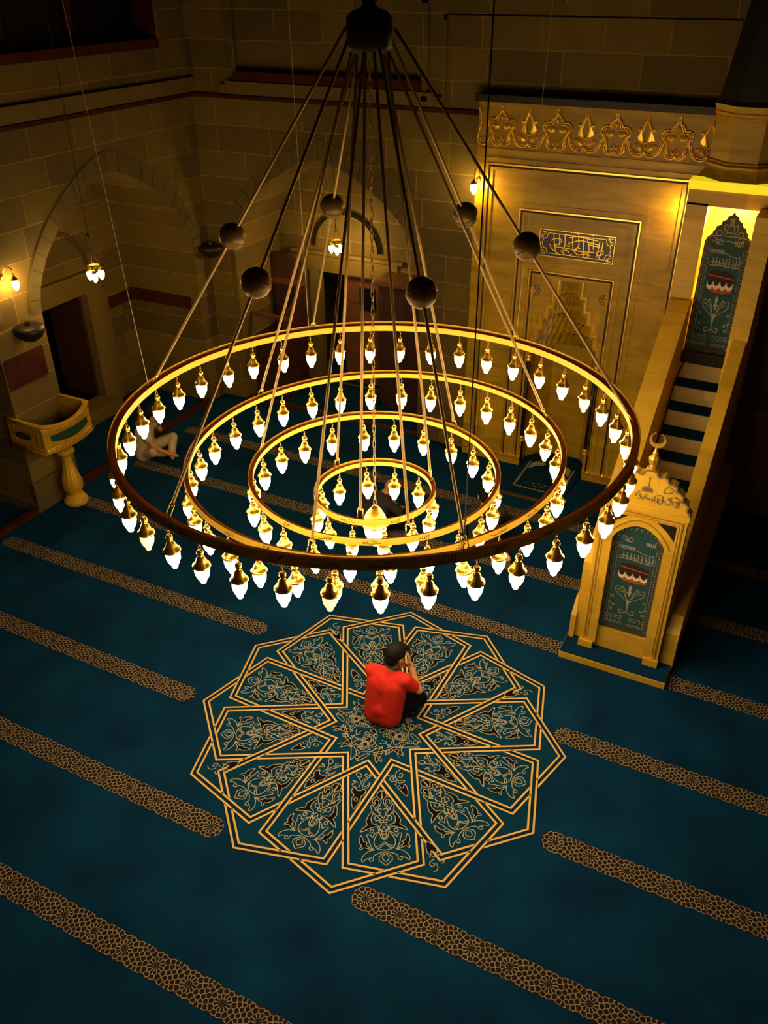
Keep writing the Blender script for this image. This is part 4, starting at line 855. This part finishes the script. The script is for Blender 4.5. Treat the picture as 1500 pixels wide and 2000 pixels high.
bm = NB(); lathe(bm, [(.001, .70), (.105, .70), (.115, .73), (.10, .76), (.001, .77)], (-5.16, 1.68, 0), 20); obj('column_capital', bm, 'marble', kr, True); bm = NB(); lathe(bm, [(.001, 0), (.145, 0), (.15, .02), (.145, .06), (.12, .075), (.11, .12), (.001, .12)], (-5.16, 1.68, 0), 24); obj('column_base', bm, 'marble2', kr, True)
bm = NB()
pr = [(.05, .12), (.085, .14), (.115, .2), (.125, .27), (.11, .36), (.08, .46), (.06, .56), (.055, .63), (.075, .68), (.09, .70)]
cols = []; nn_ = 40
for i in range(nn_):
    a = 2 * PI * i / nn_; fl_ = 1 + (.05 if i % 4 < 2 else -.03); cols.append([bm.verts.new((-5.16 + r * (fl_ if .3 < z_ < .66 else 1) * math.cos(a), 1.68 + r * (fl_ if .3 < z_ < .66 else 1) * math.sin(a), z_)) for r, z_ in pr])
for i in range(nn_):
    A_, B_ = cols[i], cols[(i + 1) % nn_]
    for j in range(len(pr) - 1): bm.faces.new((A_[j], B_[j], B_[j + 1], A_[j + 1]))
obj('fluted_column', bm, 'gildr', kr, True)
# ================================================================ WOODEN FURNITURE in the far bay
wf = thing('wooden_pulpit_chair', 'tall dark red carved wooden preacher chair with rounded crest in the far left bay', 'chair', (-4.78, 5.75, 0))
bm = NB(); prism(bm, [(-5.15, 0), (-5.15, 1.75)] + arc(-4.78, 1.75, .37, 180, 0, 14, .33) + [(-4.41, 0)], mY, .86, .92); obj('backrest', bm, 'wood', wf)
bm = NB(); box(bm, -5.2, -4.36, 5.45, 6.06, .0, .5); box(bm, -5.1, -4.46, 5.5, 6.06, .5, .95); obj('seat_box', bm, 'wood', wf)
for x in (-5.2, -4.40):
    bm = NB(); box(bm, x, x + .05, 5.45, 6.06, .5, 1.3); prism(bm, [(5.45, 1.3), (6.06, 1.3), (6.06, 1.62), (5.8, 1.5)], mS, x, x + .05); obj('side_panel', bm, 'wood', wf)
bm = NB(); box(bm, -5.24, -4.32, 5.42, 5.5, 1.28, 1.33); box(bm, -5.24, -4.32, 5.9, 6.08, 1.66, 1.70); obj('rail', bm, 'wood2', wf)
bk = thing('bookcase', 'dark brown wooden bookcase standing right of the far doorway', 'bookcase', (-2.62, 6.1, 0))
bm = NB()
for b in ((-3.02, -2.98, 5.9, 6.33, 0, 1.88), (-2.12, -2.08, 5.9, 6.33, 0, 1.88), (-3.02, -2.08, 6.29, 6.33, 0, 1.88), (-3.02, -2.08, 5.9, 6.33, 0, .08)): box(bm, *b)
obj('carcass', bm, 'wood', bk)
bm = NB(); box(bm, -3.08, -2.06, 5.85, 6.34, 1.88, 1.93); box(bm, -3.06, -2.07, 5.87, 6.33, 1.93, 1.95); obj('cornice', bm, 'wood2', bk)
for k in range(2):
    bm = NB(); x = -2.98 + k * .435; bevel_box(bm, x, x + .43, 5.88, 5.91, .08, 1.86, .004); frame(bm, x + .05, x + .38, .14, 1.8, .02, 5.878, -.006, lambda a, b, d: (a, d, b), True); obj('door', bm, 'wood', bk)

# ================================================================ CHANDELIER
ch = thing('chandelier', 'huge brass ring chandelier of four nested hoops hung on rods above the carpet star', 'chandelier', (0, 0, 2.4))
RG = [(1.7636, 2.7454, 42, 212.84, (.0225, -.0025), .05, .07, .048), (1.3239, 2.4810, 32, 208.72, (.0493, .027), .036, .052, .036), (.8885, 2.3096, 22, 205.41, (-.0081, .006), .034, .052, .036), (.4308, 2.1433, 12, 156.37, (.0108, .0008), .032, .050, .034)]
HL = .30
WORDS = [ # short engraved words: units of band height
 [[(0, .9), (0, .1)], [(-.35, .8), (-.35, .2), (-.7, .2), (-.7, .7)], [(-.7, .2), (-1.05, .2), (-1.05, .7)], [(-1.05, .2), (-1.5, .2), (-1.5, .5), (-1.25, .45)]],
 [[(0, .8), (-.5, .55), (-.9, .8), (-1.3, .6)], [(-.2, .9), (-.6, .3), (-1.2, .1), (-1.7, .25)], [(-.9, .5), (-1.3, .35)]],
 [[(0, .7), (-.2, .3), (-.5, .3), (-.4, .7), (-.1, .6)], [(-.6, .3), (-.7, .8)], [(-.8, .3), (-1.1, .7), (-1.3, .3), (-.9, .3)], [(-1.3, .3), (-2.0, .15), (-2.9, .3), (-3.2, .5)], [(-1.7, .6), (-1.75, .7)]],
 [[(0, .3), (-.8, .35), (-1.4, .15), (-2.0, .3)], [(-.6, .55), (-1.0, .8), (-1.4, .6)], [(-2.1, .2), (-2.1, .7)], [(-2.4, .2), (-2.4, .6), (-2.7, .2), (-2.7, .6)]]]
lamp_sites = []
for j, (r, zt_, N, ph, T, g, ho, hi) in enumerate(RG):
    zb = zt_ + HL; tl = lambda a, T=T: T[0] * math.cos(a) + T[1] * math.sin(a)
    ro, ri = r + g / 2, r - g / 2; w = .004
    bm = NB(); lathe(bm, [(r, zb), (ro, zb), (ro, zb + ho), (ro - w, zb + ho), (ro - w, zb + .006), (r, zb + .006)], n=144, closed=True, fn=tl)
    hp = obj('hoop', bm, 'hoopo', ch); tag(hp, ['outermost hoop, dark on its unlit outer face', 'second hoop', 'third hoop', 'smallest hoop'][j])
    bm = NB(); lathe(bm, [(ri, zb), (r, zb), (r, zb + .006), (ri + w, zb + .006), (ri + w, zb + hi), (ri, zb + hi)], n=144, closed=True, fn=tl); obj('inner_band', bm, 'hoopi', hp)
    bm = NB(); q = 0; a = 0; step = (.30 + .0) / ro; na = int(2 * PI / step)
    for k in range(na):
        a0 = 2 * PI * k / na; hgt = ho * .8
        mp = lambda x, z_, d, a0=a0, ro=ro, zb=zb, tl=tl, ho=ho: ((ro + d) * math.cos(a0 + x / ro), (ro + d) * math.sin(a0 + x / ro), zb + ho * .1 + z_ + tl(a0))
        for st in WORDS[k % 4]: ribbon(bm, smoothpts([(x * ho * .8, z_ * ho * .8) for x, z_ in st], 1), .0042, mp, .0012)
    obj('engraved_words', bm, 'kblack', hp, recalc=False)
    for k in range(N):
        a = R(ph) - 2 * PI * k / N; lamp_sites.append((j, k, r * math.cos(a), r * math.sin(a), zb + tl(a)))
# hub
bm = NB(); lathe(bm, [(.001, 5.30), (.09, 5.30), (.115, 5.315), (.128, 5.34), (.128, 5.47), (.10, 5.50), (.045, 5.52), (.04, 5.54), (.07, 5.56), (.14, 5.60), (.155, 5.63), (.155, 5.70), (.05, 5.72), (.03, 5.76), (.001, 5.76)], n=32)
hb = obj('hub', bm, 'black', ch, True)
bm = NB(); tube(bm, [(0, 0, 5.75), (0, 0, 7.6)], .02, 10); obj('hanger', bm, 'black', ch)
def ringpt(j, deg):
    r, zt_, N, ph, T, g, ho, hi = RG[j]; a = R(deg); return Vector((r * math.cos(a), r * math.sin(a), zt_ + HL + ho * .6 + T[0] * math.cos(a) + T[1] * math.sin(a)))
ANG = [[188.5, 256, 135, 313.5, 75, 20.5], [42, 162, 281], [72, 191, 312], [41, 160, 284]]
for j, angs in enumerate(ANG):
    for dg in angs:
        e = ringpt(j, dg); a = R(dg); s_ = Vector((.14 * math.cos(a), .14 * math.sin(a), 5.42)) if j == 0 else Vector((.1 * math.cos(a), .1 * math.sin(a), 5.32))
        e2 = e + (s_ - e).normalized() * .09
        bm = NB(); tube(bm, [s_, e2], .0095, 8); rd = obj('rod', bm, 'rod', ch, True)
        bm = NB(); tt = Vector((-math.sin(a), math.cos(a), 0)) * .02
        for s in (1, -1): tube(bm, [e2 + (s_ - e).normalized() * .02, e2 + tt * s * .9, e + tt * s], .004, 6)
        sph(bm, e2, .013, 8, 6); tube(bm, [e - tt * 1.2, e + tt * 1.2], .004, 6); obj('clevis', bm, 'brass', rd, True)
        if j == 0:
            c = s_.lerp(e, (.508, .505, .487, .507, .50, .50)[angs.index(dg)]); ax = (e - s_).normalized(); q = Vector((0, 0, -1)).rotation_difference(ax).to_euler()
            bm = NB(); sph(bm, c, .086, 28, 16, q); t = bmesh.new(); lathe(t, [(.0845, -.004), (.0885, -.003), (.0885, .003), (.0845, .004)], n=32, closed=True)
            tiltm = Matrix.Translation(c) @ q.to_matrix().to_4x4(); join(bm, t, tiltm); obj('ball', bm, 'ball', rd, True)
# centre lamp on its chain
def chain(bm, p0, p1, L, r, w):
    p0, p1 = Vector(p0), Vector(p1); n = max(1, int((p1 - p0).length / L)); d = (p1 - p0) / n; ax = d.normalized()
    s = ax.cross(Vector((1, 0, 0))); s = s.normalized() if s.length > .1 else Vector((0, 1, 0)); t_ = ax.cross(s)
    for i in range(n):
        c = p0 + d * (i + .5); sd = s if i % 2 else t_; hl = d.length * .62
        pts = [c + ax * hl * math.cos(q * PI / 5) + sd * w * math.sin(q * PI / 5) for q in range(11)]; tube(bm, pts, r, 5, cap=False)
cl = thing('chandelier_lamp', 'large domed brass lamp with white glass on a long chain at the chandelier centre', 'lamp', (0, 0, 2.05))
bm = NB(); chain(bm, (0, 0, 2.335), (0, 0, 5.3), .06, .0035, .010); obj('chain', bm, 'rod', cl)
bm = NB(); lathe(bm, [(.001, 2.335), (.02, 2.33), (.03, 2.315), (.058, 2.28), (.082, 2.235), (.092, 2.20), (.108, 2.185), (.106, 2.175), (.085, 2.17), (.001, 2.17)], n=28); obj('brass_cap', bm, 'brass', cl, True)
bm = NB(); lathe(bm, [(.078, 2.17), (.084, 2.14), (.075, 2.08), (.05, 2.03), (.03, 2.01), (.026, 1.985), (.001, 1.97)], n=20); obj('glass_shade', bm, 'bulb', cl, True)
# ---- the hanging lamps: one of brass cap and glass, copied
def make_lamp(name, dim=False):
    t = thing(name, '', 'lamp', (0, 0, 0))
    bm = NB(); tube(bm, [(.0, .0, .012), (.008, 0, .016), (.013, 0, .004), (.008, 0, -.012), (0, 0, -.022), (-.006, 0, -.032), (0, 0, -.04)], .0022, 5); tube(bm, [(0, .001, -.032), (0, .007, -.043), (0, .007, -.058), (0, 0, -.07), (0, -.007, -.058), (0, -.007, -.043), (0, 0, -.033)], .0022, 5)
    obj('hook', bm, 'rod', t, local=True)
    bm = NB(); lathe(bm, [(.001, -.064), (.012, -.067), (.019, -.076), (.0205, -.087), (.017, -.099), (.011, -.106), (.015, -.110), (.022, -.119), (.028, -.133), (.033, -.148), (.040, -.160), (.050, -.168), (.0525, -.174), (.051, -.181), (.043, -.184), (.001, -.183)], n=18); obj('brass_cap', bm, 'brass', t, True, local=True)
    bm = NB(); lathe(bm, [(.039, -.183), (.0425, -.198), (.0425, -.218), (.0385, -.241), (.0295, -.264), (.020, -.277), (.0165, -.281), (.0185, -.290), (.013, -.299), (.001, -.302)], n=14); obj('glass_shade', bm, 'bulbdim' if dim else 'bulb', t, True, local=True)
    return t
pa, pb = make_lamp('pendant_lamp'), make_lamp('pendant_lamp', True)
NMR = ['outermost chandelier hoop', 'second chandelier hoop', 'third chandelier hoop', 'smallest chandelier hoop']
DIM = {(0, 33): 'dim brass lamp with yellowish glass on the outermost chandelier hoop, nearest the camera', (0, 38): 'dim brass lamp low on the left side of the outermost chandelier hoop', (0, 19): 'dim brass lamp on the far right of the outermost chandelier hoop, before the niche panel',
       (0, 22): 'dim brass lamp behind the right end of the outermost chandelier hoop, near the gold crescent', (1, 15): 'dim brass lamp with yellowish glass at the right end of the second chandelier hoop'}
ub = ua = False
for j, k, x, y, z_ in lamp_sites:
    d = (j, k) in DIM
    if d: o = pb if not ub else copy_tree(pb); ub = True
    else: o = pa if not ua else copy_tree(pa); ua = True
    o.location = (x, y, z_); o.rotation_euler = (R(random.uniform(-2.5, 2.5)), R(random.uniform(-2.5, 2.5)), math.atan2(y, x) + R(90))
    o['label'] = DIM[(j, k)] if d else 'glowing white glass lamp with brass cap hanging from the ' + NMR[j]
    if d:
        if 'group' in o: del o['group']
    else: o['group'] = 'lamps on the ' + NMR[j]
# ---- guy wires between hoop and ceiling
def wire(p0, p1, r, m_, lab): bm = NB(); tube(bm, [p0, p1], r, 6); tag(obj('suspension_wire', bm, m_), lab, 'wire')
wr = lambda dg, k: (ringpt(0, dg) + Vector((0, 0, .02)), k)
for dg, s_, m_, lab, zz_ in ((313, 1.0, 'black', 'dark vertical steel wire rising from the right front of the outermost hoop', 7.6), (190, 1.16, 'wire', 'pale thin wire rising from the left end of the outermost hoop', 7.6), (136, 1.10, 'wire', 'pale thin wire rising from the far left of the outermost hoop', 7.6), (76, 1.13, 'wire', 'pale thin wire rising from the far right of the outermost hoop before the niche', 7.6)):
    p = ringpt(0, dg); wire(p, Vector((p.x * s_, p.y * s_, zz_)), .0035 if m_ == 'black' else .0022, m_, lab)

# ================================================================ SMALL PENDANTS AND WALL SCONCES
def small_bulb(bm, c, s=1.0): lathe(bm, [(.022 * s, 0), (.034 * s, -.02 * s), (.036 * s, -.045 * s), (.028 * s, -.08 * s), (.012 * s, -.105 * s), (.001, -.115 * s)], c, 14)
def pendant(loc, ztop, lab, n=3, r=.075):
    t = thing('small_pendant', lab, 'lamp', loc); x, y, z0_ = 0, 0, 0
    bm = NB(); lathe(bm, [(r - .006, -.01), (r + .006, -.01), (r + .006, .012), (r - .006, .012)], n=28, closed=True); obj('brass_ring', bm, 'brass', t, local=True)
    bm = NB()
    for k in range(3): a = 2 * PI * k / 3 + .5; chain(bm, (r * math.cos(a), r * math.sin(a), .01), (0, 0, .19), .03, .002, .006)
    tube(bm, [(0, 0, .19), (0, 0, .23)], .014, 8, r1=.006); chain(bm, (0, 0, .23), (0, 0, ztop - loc[2]), .07, .0025, .007); lathe(bm, [(.001, .33), (.012, .34), (.022, .36), (.008, .38), (.001, .4)], n=10)
    obj('chain', bm, 'dark', t, local=True)
    for k in range(n):
        a = 2 * PI * k / n - .9; cx, cy = r * math.cos(a), r * math.sin(a)
        bm = NB(); tube(bm, [(cx, cy, -.01), (cx, cy, -.035)], .008, 8); lathe(bm, [(.01, -.03), (.03, -.05), (.034, -.065), (.001, -.065)], (cx, cy, 0), 14); cp = obj('bulb_cap', bm, 'brass', t, True, local=True)
        bm = NB(); small_bulb(bm, (cx, cy, -.062)); obj('glass_shade', bm, 'bulb2', cp, True, local=True)
    return t
pendant((-5.1, 2.645, 2.74), 7.6, 'small three-light brass pendant hanging before the left wall arch')
pendant((-3.6, 5.75, 2.46), 3.56, 'small brass ring pendant hanging inside the far wall arch')
def sconce(p, dirv, lab):
    t = thing('wall_sconce', lab, 'lamp', p); d = Vector(dirv).normalized()
    bm = NB(); q = Vector((0, 0, 1)).rotation_difference(d).to_matrix().to_4x4(); t2 = bmesh.new(); lathe(t2, [(.001, 0), (.035, 0), (.032, .012), (.015, .02), (.001, .022)], n=16); join(bm, t2, q); obj('wall_plate', bm, 'brass', t, True, local=True)
    bm = NB(); tube(bm, [d * .01, d * .03 + Vector((0, 0, .05)), d * .06 + Vector((0, 0, .11)), d * .10 + Vector((0, 0, .13)), d * .14 + Vector((0, 0, .10)), d * .15 + Vector((0, 0, .03))], .006, 8); obj('arm', bm, 'brass', t, True, local=True)
    c = d * .15
    bm = NB(); lathe(bm, [(.001, .035), (.012, .03), (.016, .015), (.035, -.005), (.042, -.02), (.001, -.02)], tuple(c), 16); obj('brass_cap', bm, 'brass', t, True, local=True)
    bm = NB(); small_bulb(bm, (c.x, c.y, -.018), 1.05); obj('glass_shade', bm, 'bulb2', t, True, local=True)
sconce((-1.27, YM, 3.60), (0, -1, 0), 'lit brass wall sconce at the upper left corner of the niche panel')
sconce((1.16, YM, 3.60), (0, -1, 0), 'lit brass wall sconce between the niche panel and the pulpit tower')
sconce((XA, 1.58, 2.86), (1, .3, 0), 'lit brass wall sconce on the left pier at the picture edge')
# ================================================================ PEOPLE
def cap(bm, p0, p1, r0, r1, n=14):
    p0, p1 = Vector(p0), Vector(p1); tube(bm, [p0, p1], r0, n, r1=r1); sph(bm, p0, r0, n, 10); sph(bm, p1, r1, n, 10)
def fuse(name, bm, m, parent, vox=.008, sm=6):
    """weld overlapping limbs into one continuous smooth skin"""
    me = bpy.data.meshes.new('t'); bm.to_mesh(me); bm.free(); o = bpy.data.objects.new('t', me); COL.objects.link(o)
    a = o.modifiers.new('r', 'REMESH'); a.mode = 'VOXEL'; a.voxel_size = vox; b = o.modifiers.new('s', 'SMOOTH'); b.iterations = sm; b.factor = .5
    bpy.context.view_layer.update(); dg = bpy.context.evaluated_depsgraph_get(); me2 = bpy.data.meshes.new_from_object(o.evaluated_get(dg)); bpy.data.objects.remove(o)
    me2.name = name; me2.materials.clear(); me2.materials.append(M[m])
    for p in me2.polygons: p.use_smooth = True
    r = bpy.data.objects.new(name, me2); COL.objects.link(r); r.parent = parent; return r
def hand(bm, w, d, up, s=1.0, curl=.5, thumb=1):
    """palm and five fingers from the wrist w along d; up = back of the hand"""
    w, d, up = Vector(w), Vector(d).normalized(), Vector(up).normalized(); sd = d.cross(up).normalized(); up = sd.cross(d).normalized()
    for k in range(4):
        o = (k - 1.5) * .019 * s; cap(bm, w + sd * o * .7, w + d * .085 * s + sd * o, .013 * s, .0105 * s, 8)
    for k, L in enumerate((.066, .078, .072, .056)):
        o = (k - 1.5) * .02 * s; a = w + d * .088 * s + sd * o; d1 = (d - up * curl * .5).normalized(); b = a + d1 * L * .5 * s; d2 = (d - up * curl * 1.3).normalized(); c = b + d2 * L * .5 * s
        cap(bm, a, b, .009 * s, .0082 * s, 8); cap(bm, b, c, .0082 * s, .007 * s, 8)
    a = w + d * .025 * s - sd * thumb * .03 * s; b = a + (d * .7 - sd * thumb * .7 - up * .2).normalized() * .042 * s; c = b + (d * .95 - sd * thumb * .2 - up * .3).normalized() * .032 * s
    cap(bm, w + d * .01 * s, a, .015 * s, .013 * s, 8); cap(bm, a, b, .0125 * s, .0105 * s, 8); cap(bm, b, c, .0105 * s, .009 * s, 8)
def head(bm, c, rot, s=1.0):
    """skull, jaw, nose, brow, ears; face looks along local +Y"""
    t = bmesh.new(); sph(t, (0, -.01, .02), (.075, .093, .092), 20, 14); sph(t, (0, .022, -.035), (.058, .062, .075), 18, 12); cap(t, (0, .088, -.005), (0, .102, -.032), .010, .014, 8); sph(t, (0, .066, -.062), (.024, .018, .010), 10, 8); sph(t, (0, .058, -.092), (.024, .02, .016), 10, 8)
    for q in (1, -1): sph(t, (q * .077, -.008, -.01), (.009, .02, .032), 10, 8); sph(t, (q * .03, .078, .018), (.02, .012, .008), 8, 6); sph(t, (q * .042, .058, -.028), (.02, .018, .02), 8, 6)
    join(bm, t, Matrix.Translation(c) @ rot.to_matrix().to_4x4() @ Matrix.Scale(s, 4))
def seated(label, loc, rz, shirt, trouser, skin, hairm, J, hair=True, sleeves='short', collar=None, extra=None, sc=1.0):
    P = thing('person', label, 'person', loc, rz); P.scale = (sc, sc, sc)
    g = lambda k: Vector(J[k])
    hr = Euler(J['head_rot'])
    bm = NB(); head(bm, g('head'), hr); cap(bm, g('neck'), g('head') + Vector((0, 0, -.03)), .052, .05)
    cap(bm, g('pelvis'), g('chest'), .10, .105); cap(bm, g('chest'), g('neck'), .085, .05)
    for s in 'LR':
        cap(bm, g('sh' + s), g('el' + s), .042, .036); cap(bm, g('el' + s), g('wr' + s), .036, .024); cap(bm, g('chest'), g('sh' + s), .07, .05)
        hand(bm, g('wr' + s), g('hd' + s), g('hu' + s), .95, J.get('curl' + s, .6), 1 if s == 'R' else -1)
        cap(bm, g('hip' + s), g('kn' + s), .075, .055); cap(bm, g('kn' + s), g('an' + s), .05, .035); cap(bm, g('an' + s), g('toe' + s), .036, .026)
    fuse('body', bm, skin, P, .0065, 4)
    bm = NB(); sph(bm, g('pelvis') + Vector((0, -.01, .06)), (.17, .135, .12)); sph(bm, g('chest').lerp(g('pelvis'), .45), (.168, .125, .14)); sph(bm, g('chest') + Vector((0, -.012, 0)), (.185, .125, .14)); cap(bm, g('chest') + Vector((0, -.02, .05)), g('neck') - Vector((0, .01, .03)), .10, .06)
    for q_ in (-.055, .055): cap(bm, g('pelvis') + Vector((q_, -.02, -.02)), g('chest') + Vector((q_ * 1.3, -.015, .02)), .125, .118)
    for s in 'LR':
        cap(bm, g('chest') + (g('sh' + s) - g('chest')) * .4 + Vector((0, 0, .02)), g('sh' + s), .10, .064); cap(bm, g('neck') - Vector((0, .015, .045)), g('sh' + s), .055, .06); e = g('sh' + s).lerp(g('el' + s), .58 if sleeves == 'short' else 1); cap(bm, g('sh' + s), e, .064, .056 if sleeves == 'short' else .052)
        if sleeves == 'long': cap(bm, g('el' + s), g('wr' + s), .050, .034)
    st = fuse('shirt' if sleeves == 'short' else 'coat', bm, shirt, P, .008, 14)
    if collar:
        bm = NB(); n = (g('head') - g('neck')).normalized(); q = Vector((0, 0, 1)).rotation_difference(n).to_matrix().to_4x4(); t = bmesh.new(); lathe(t, [(.058, -.012), (.070, -.012), (.066, .012), (.057, .012)], n=24, closed=True); join(bm, t, Matrix.Translation(g('neck') + n * .035) @ q); obj('collar', bm, collar, st, True, local=True)
    bm = NB(); sph(bm, g('pelvis') + Vector((0, 0, -.0)), (.165, .13, .10))
    for s in 'LR': cap(bm, g('hip' + s), g('kn' + s), .088, .068); cap(bm, g('kn' + s), g('an' + s), .066, .048)
    fuse('trousers', bm, trouser, P, .009, 8)
    if hair:
        bm = NB(); t = bmesh.new(); sph(t, (0, -.018, .035), (.084, .10, .092), 22, 16); sph(t, (0, -.045, -.02), (.07, .062, .07), 18, 12); sph(t, (0, .05, .085), (.06, .05, .035), 16, 10); sph(t, (.02, .085, .072), (.045, .03, .02), 12, 8); join(bm, t, Matrix.Translation(g('head')) @ hr.to_matrix().to_4x4()); fuse('hair', bm, hairm, P, .006, 5)
    bm = NB(); t = bmesh.new()
    for q in (1, -1): sph(t, (q * .03, .082, .002), (.011, .006, .006), 10, 6)
    join(bm, t, Matrix.Translation(g('head')) @ hr.to_matrix().to_4x4()); obj('eyes', bm, 'eye', P, True, local=True)
    return P
JM = dict(pelvis=(0, 0, .11), chest=(.01, .045, .38), neck=(.035, .075, .55), head=(.05, .12, .665), head_rot=(R(-22), 0, R(-18)),
          shL=(-.14, .035, .49), elL=(-.20, .17, .32), wrL=(-.02, .25, .40), hdL=(.8, .2, .5), huL=(0, 1, 0),
          shR=(.18, .05, .49), elR=(.275, .125, .345), wrR=(.165, .185, .555), hdR=(-.25, .1, .9), huR=(.8, .4, .1), curlR=.5,
          hipL=(-.09, .03, .09), knL=(-.17, .36, .20), anL=(.06, .36, .05), toeL=(.14, .38, .04),
          hipR=(.10, .03, .10), knR=(.27, .17, .21), anR=(.06, .26, .07), toeR=(-.05, .30, .05))
pm = seated('person in a bright red t-shirt sitting cross-legged on the carpet star', (.0, .135, .004), 0, 'shirt', 'trouser', 'skin', 'hair', JM, collar='collar')
J2 = dict(JM); J2.update(head=(.03, .30, .46), neck=(.02, .22, .42), chest=(.01, .12, .32), head_rot=(R(-60), 0, R(-10)), shL=(-.16, .13, .38), shR=(.17, .13, .38), elL=(-.24, .25, .24), elR=(.24, .26, .24), wrL=(-.12, .36, .2), wrR=(.12, .36, .2), hdL=(.3, .6, -.2), hdR=(-.3, .6, -.2), huL=(0, 0, 1), huR=(0, 0, 1), knR=(.32, .2, .14))
seated('bald person in dark clothes sitting bowed on the carpet, seen through the smallest hoop', (-1.55, 2.80, .004), R(-25), 'coat', 'trouser', 'skin2', 'hair', J2, hair=False, sleeves='long', sc=1.0)
J3 = dict(JM); J3.update(wrR=(.12, .32, .26), hdR=(-.3, .8, -.1), huR=(0, 0, 1), elR=(.25, .2, .3), head=(.0, .2, .60), neck=(.0, .13, .50), chest=(.0, .08, .36), head_rot=(R(-35), 0, 0))
p3 = seated('dark-haired person in black clothes sitting under the front right of the outermost hoop', (-.17, 3.0, .004), R(25), 'coat', 'trouser', 'skin2', 'hair', J3, sleeves='long')
bm = NB(); cap(bm, (.03, 2.98, .06), (.10, 2.93, .06), .058, .052); cap(bm, (.10, 2.93, .06), (.17, 2.88, .05), .048, .038); fs = fuse('sock_foot', bm, 'sock', None, .008, 6)
fs.parent = p3; bpy.context.view_layer.update(); fs.matrix_parent_inverse = p3.matrix_world.inverted()
tag(fs, 'pale peach sock')
J4 = dict(JM); J4.update(head=(-.02, .16, .62), head_rot=(R(-30), 0, R(20)), elR=(.26, .18, .28), wrR=(.30, .36, .20), hdR=(.3, 1, -.1), huR=(0, 0, 1), curlR=.3)
seated('dark-haired person in a loose cream shirt sitting by the left arch, one arm stretched out', (-5.14, 3.0, .004), R(-60), 'white', 'white', 'skin2', 'hair', J4)
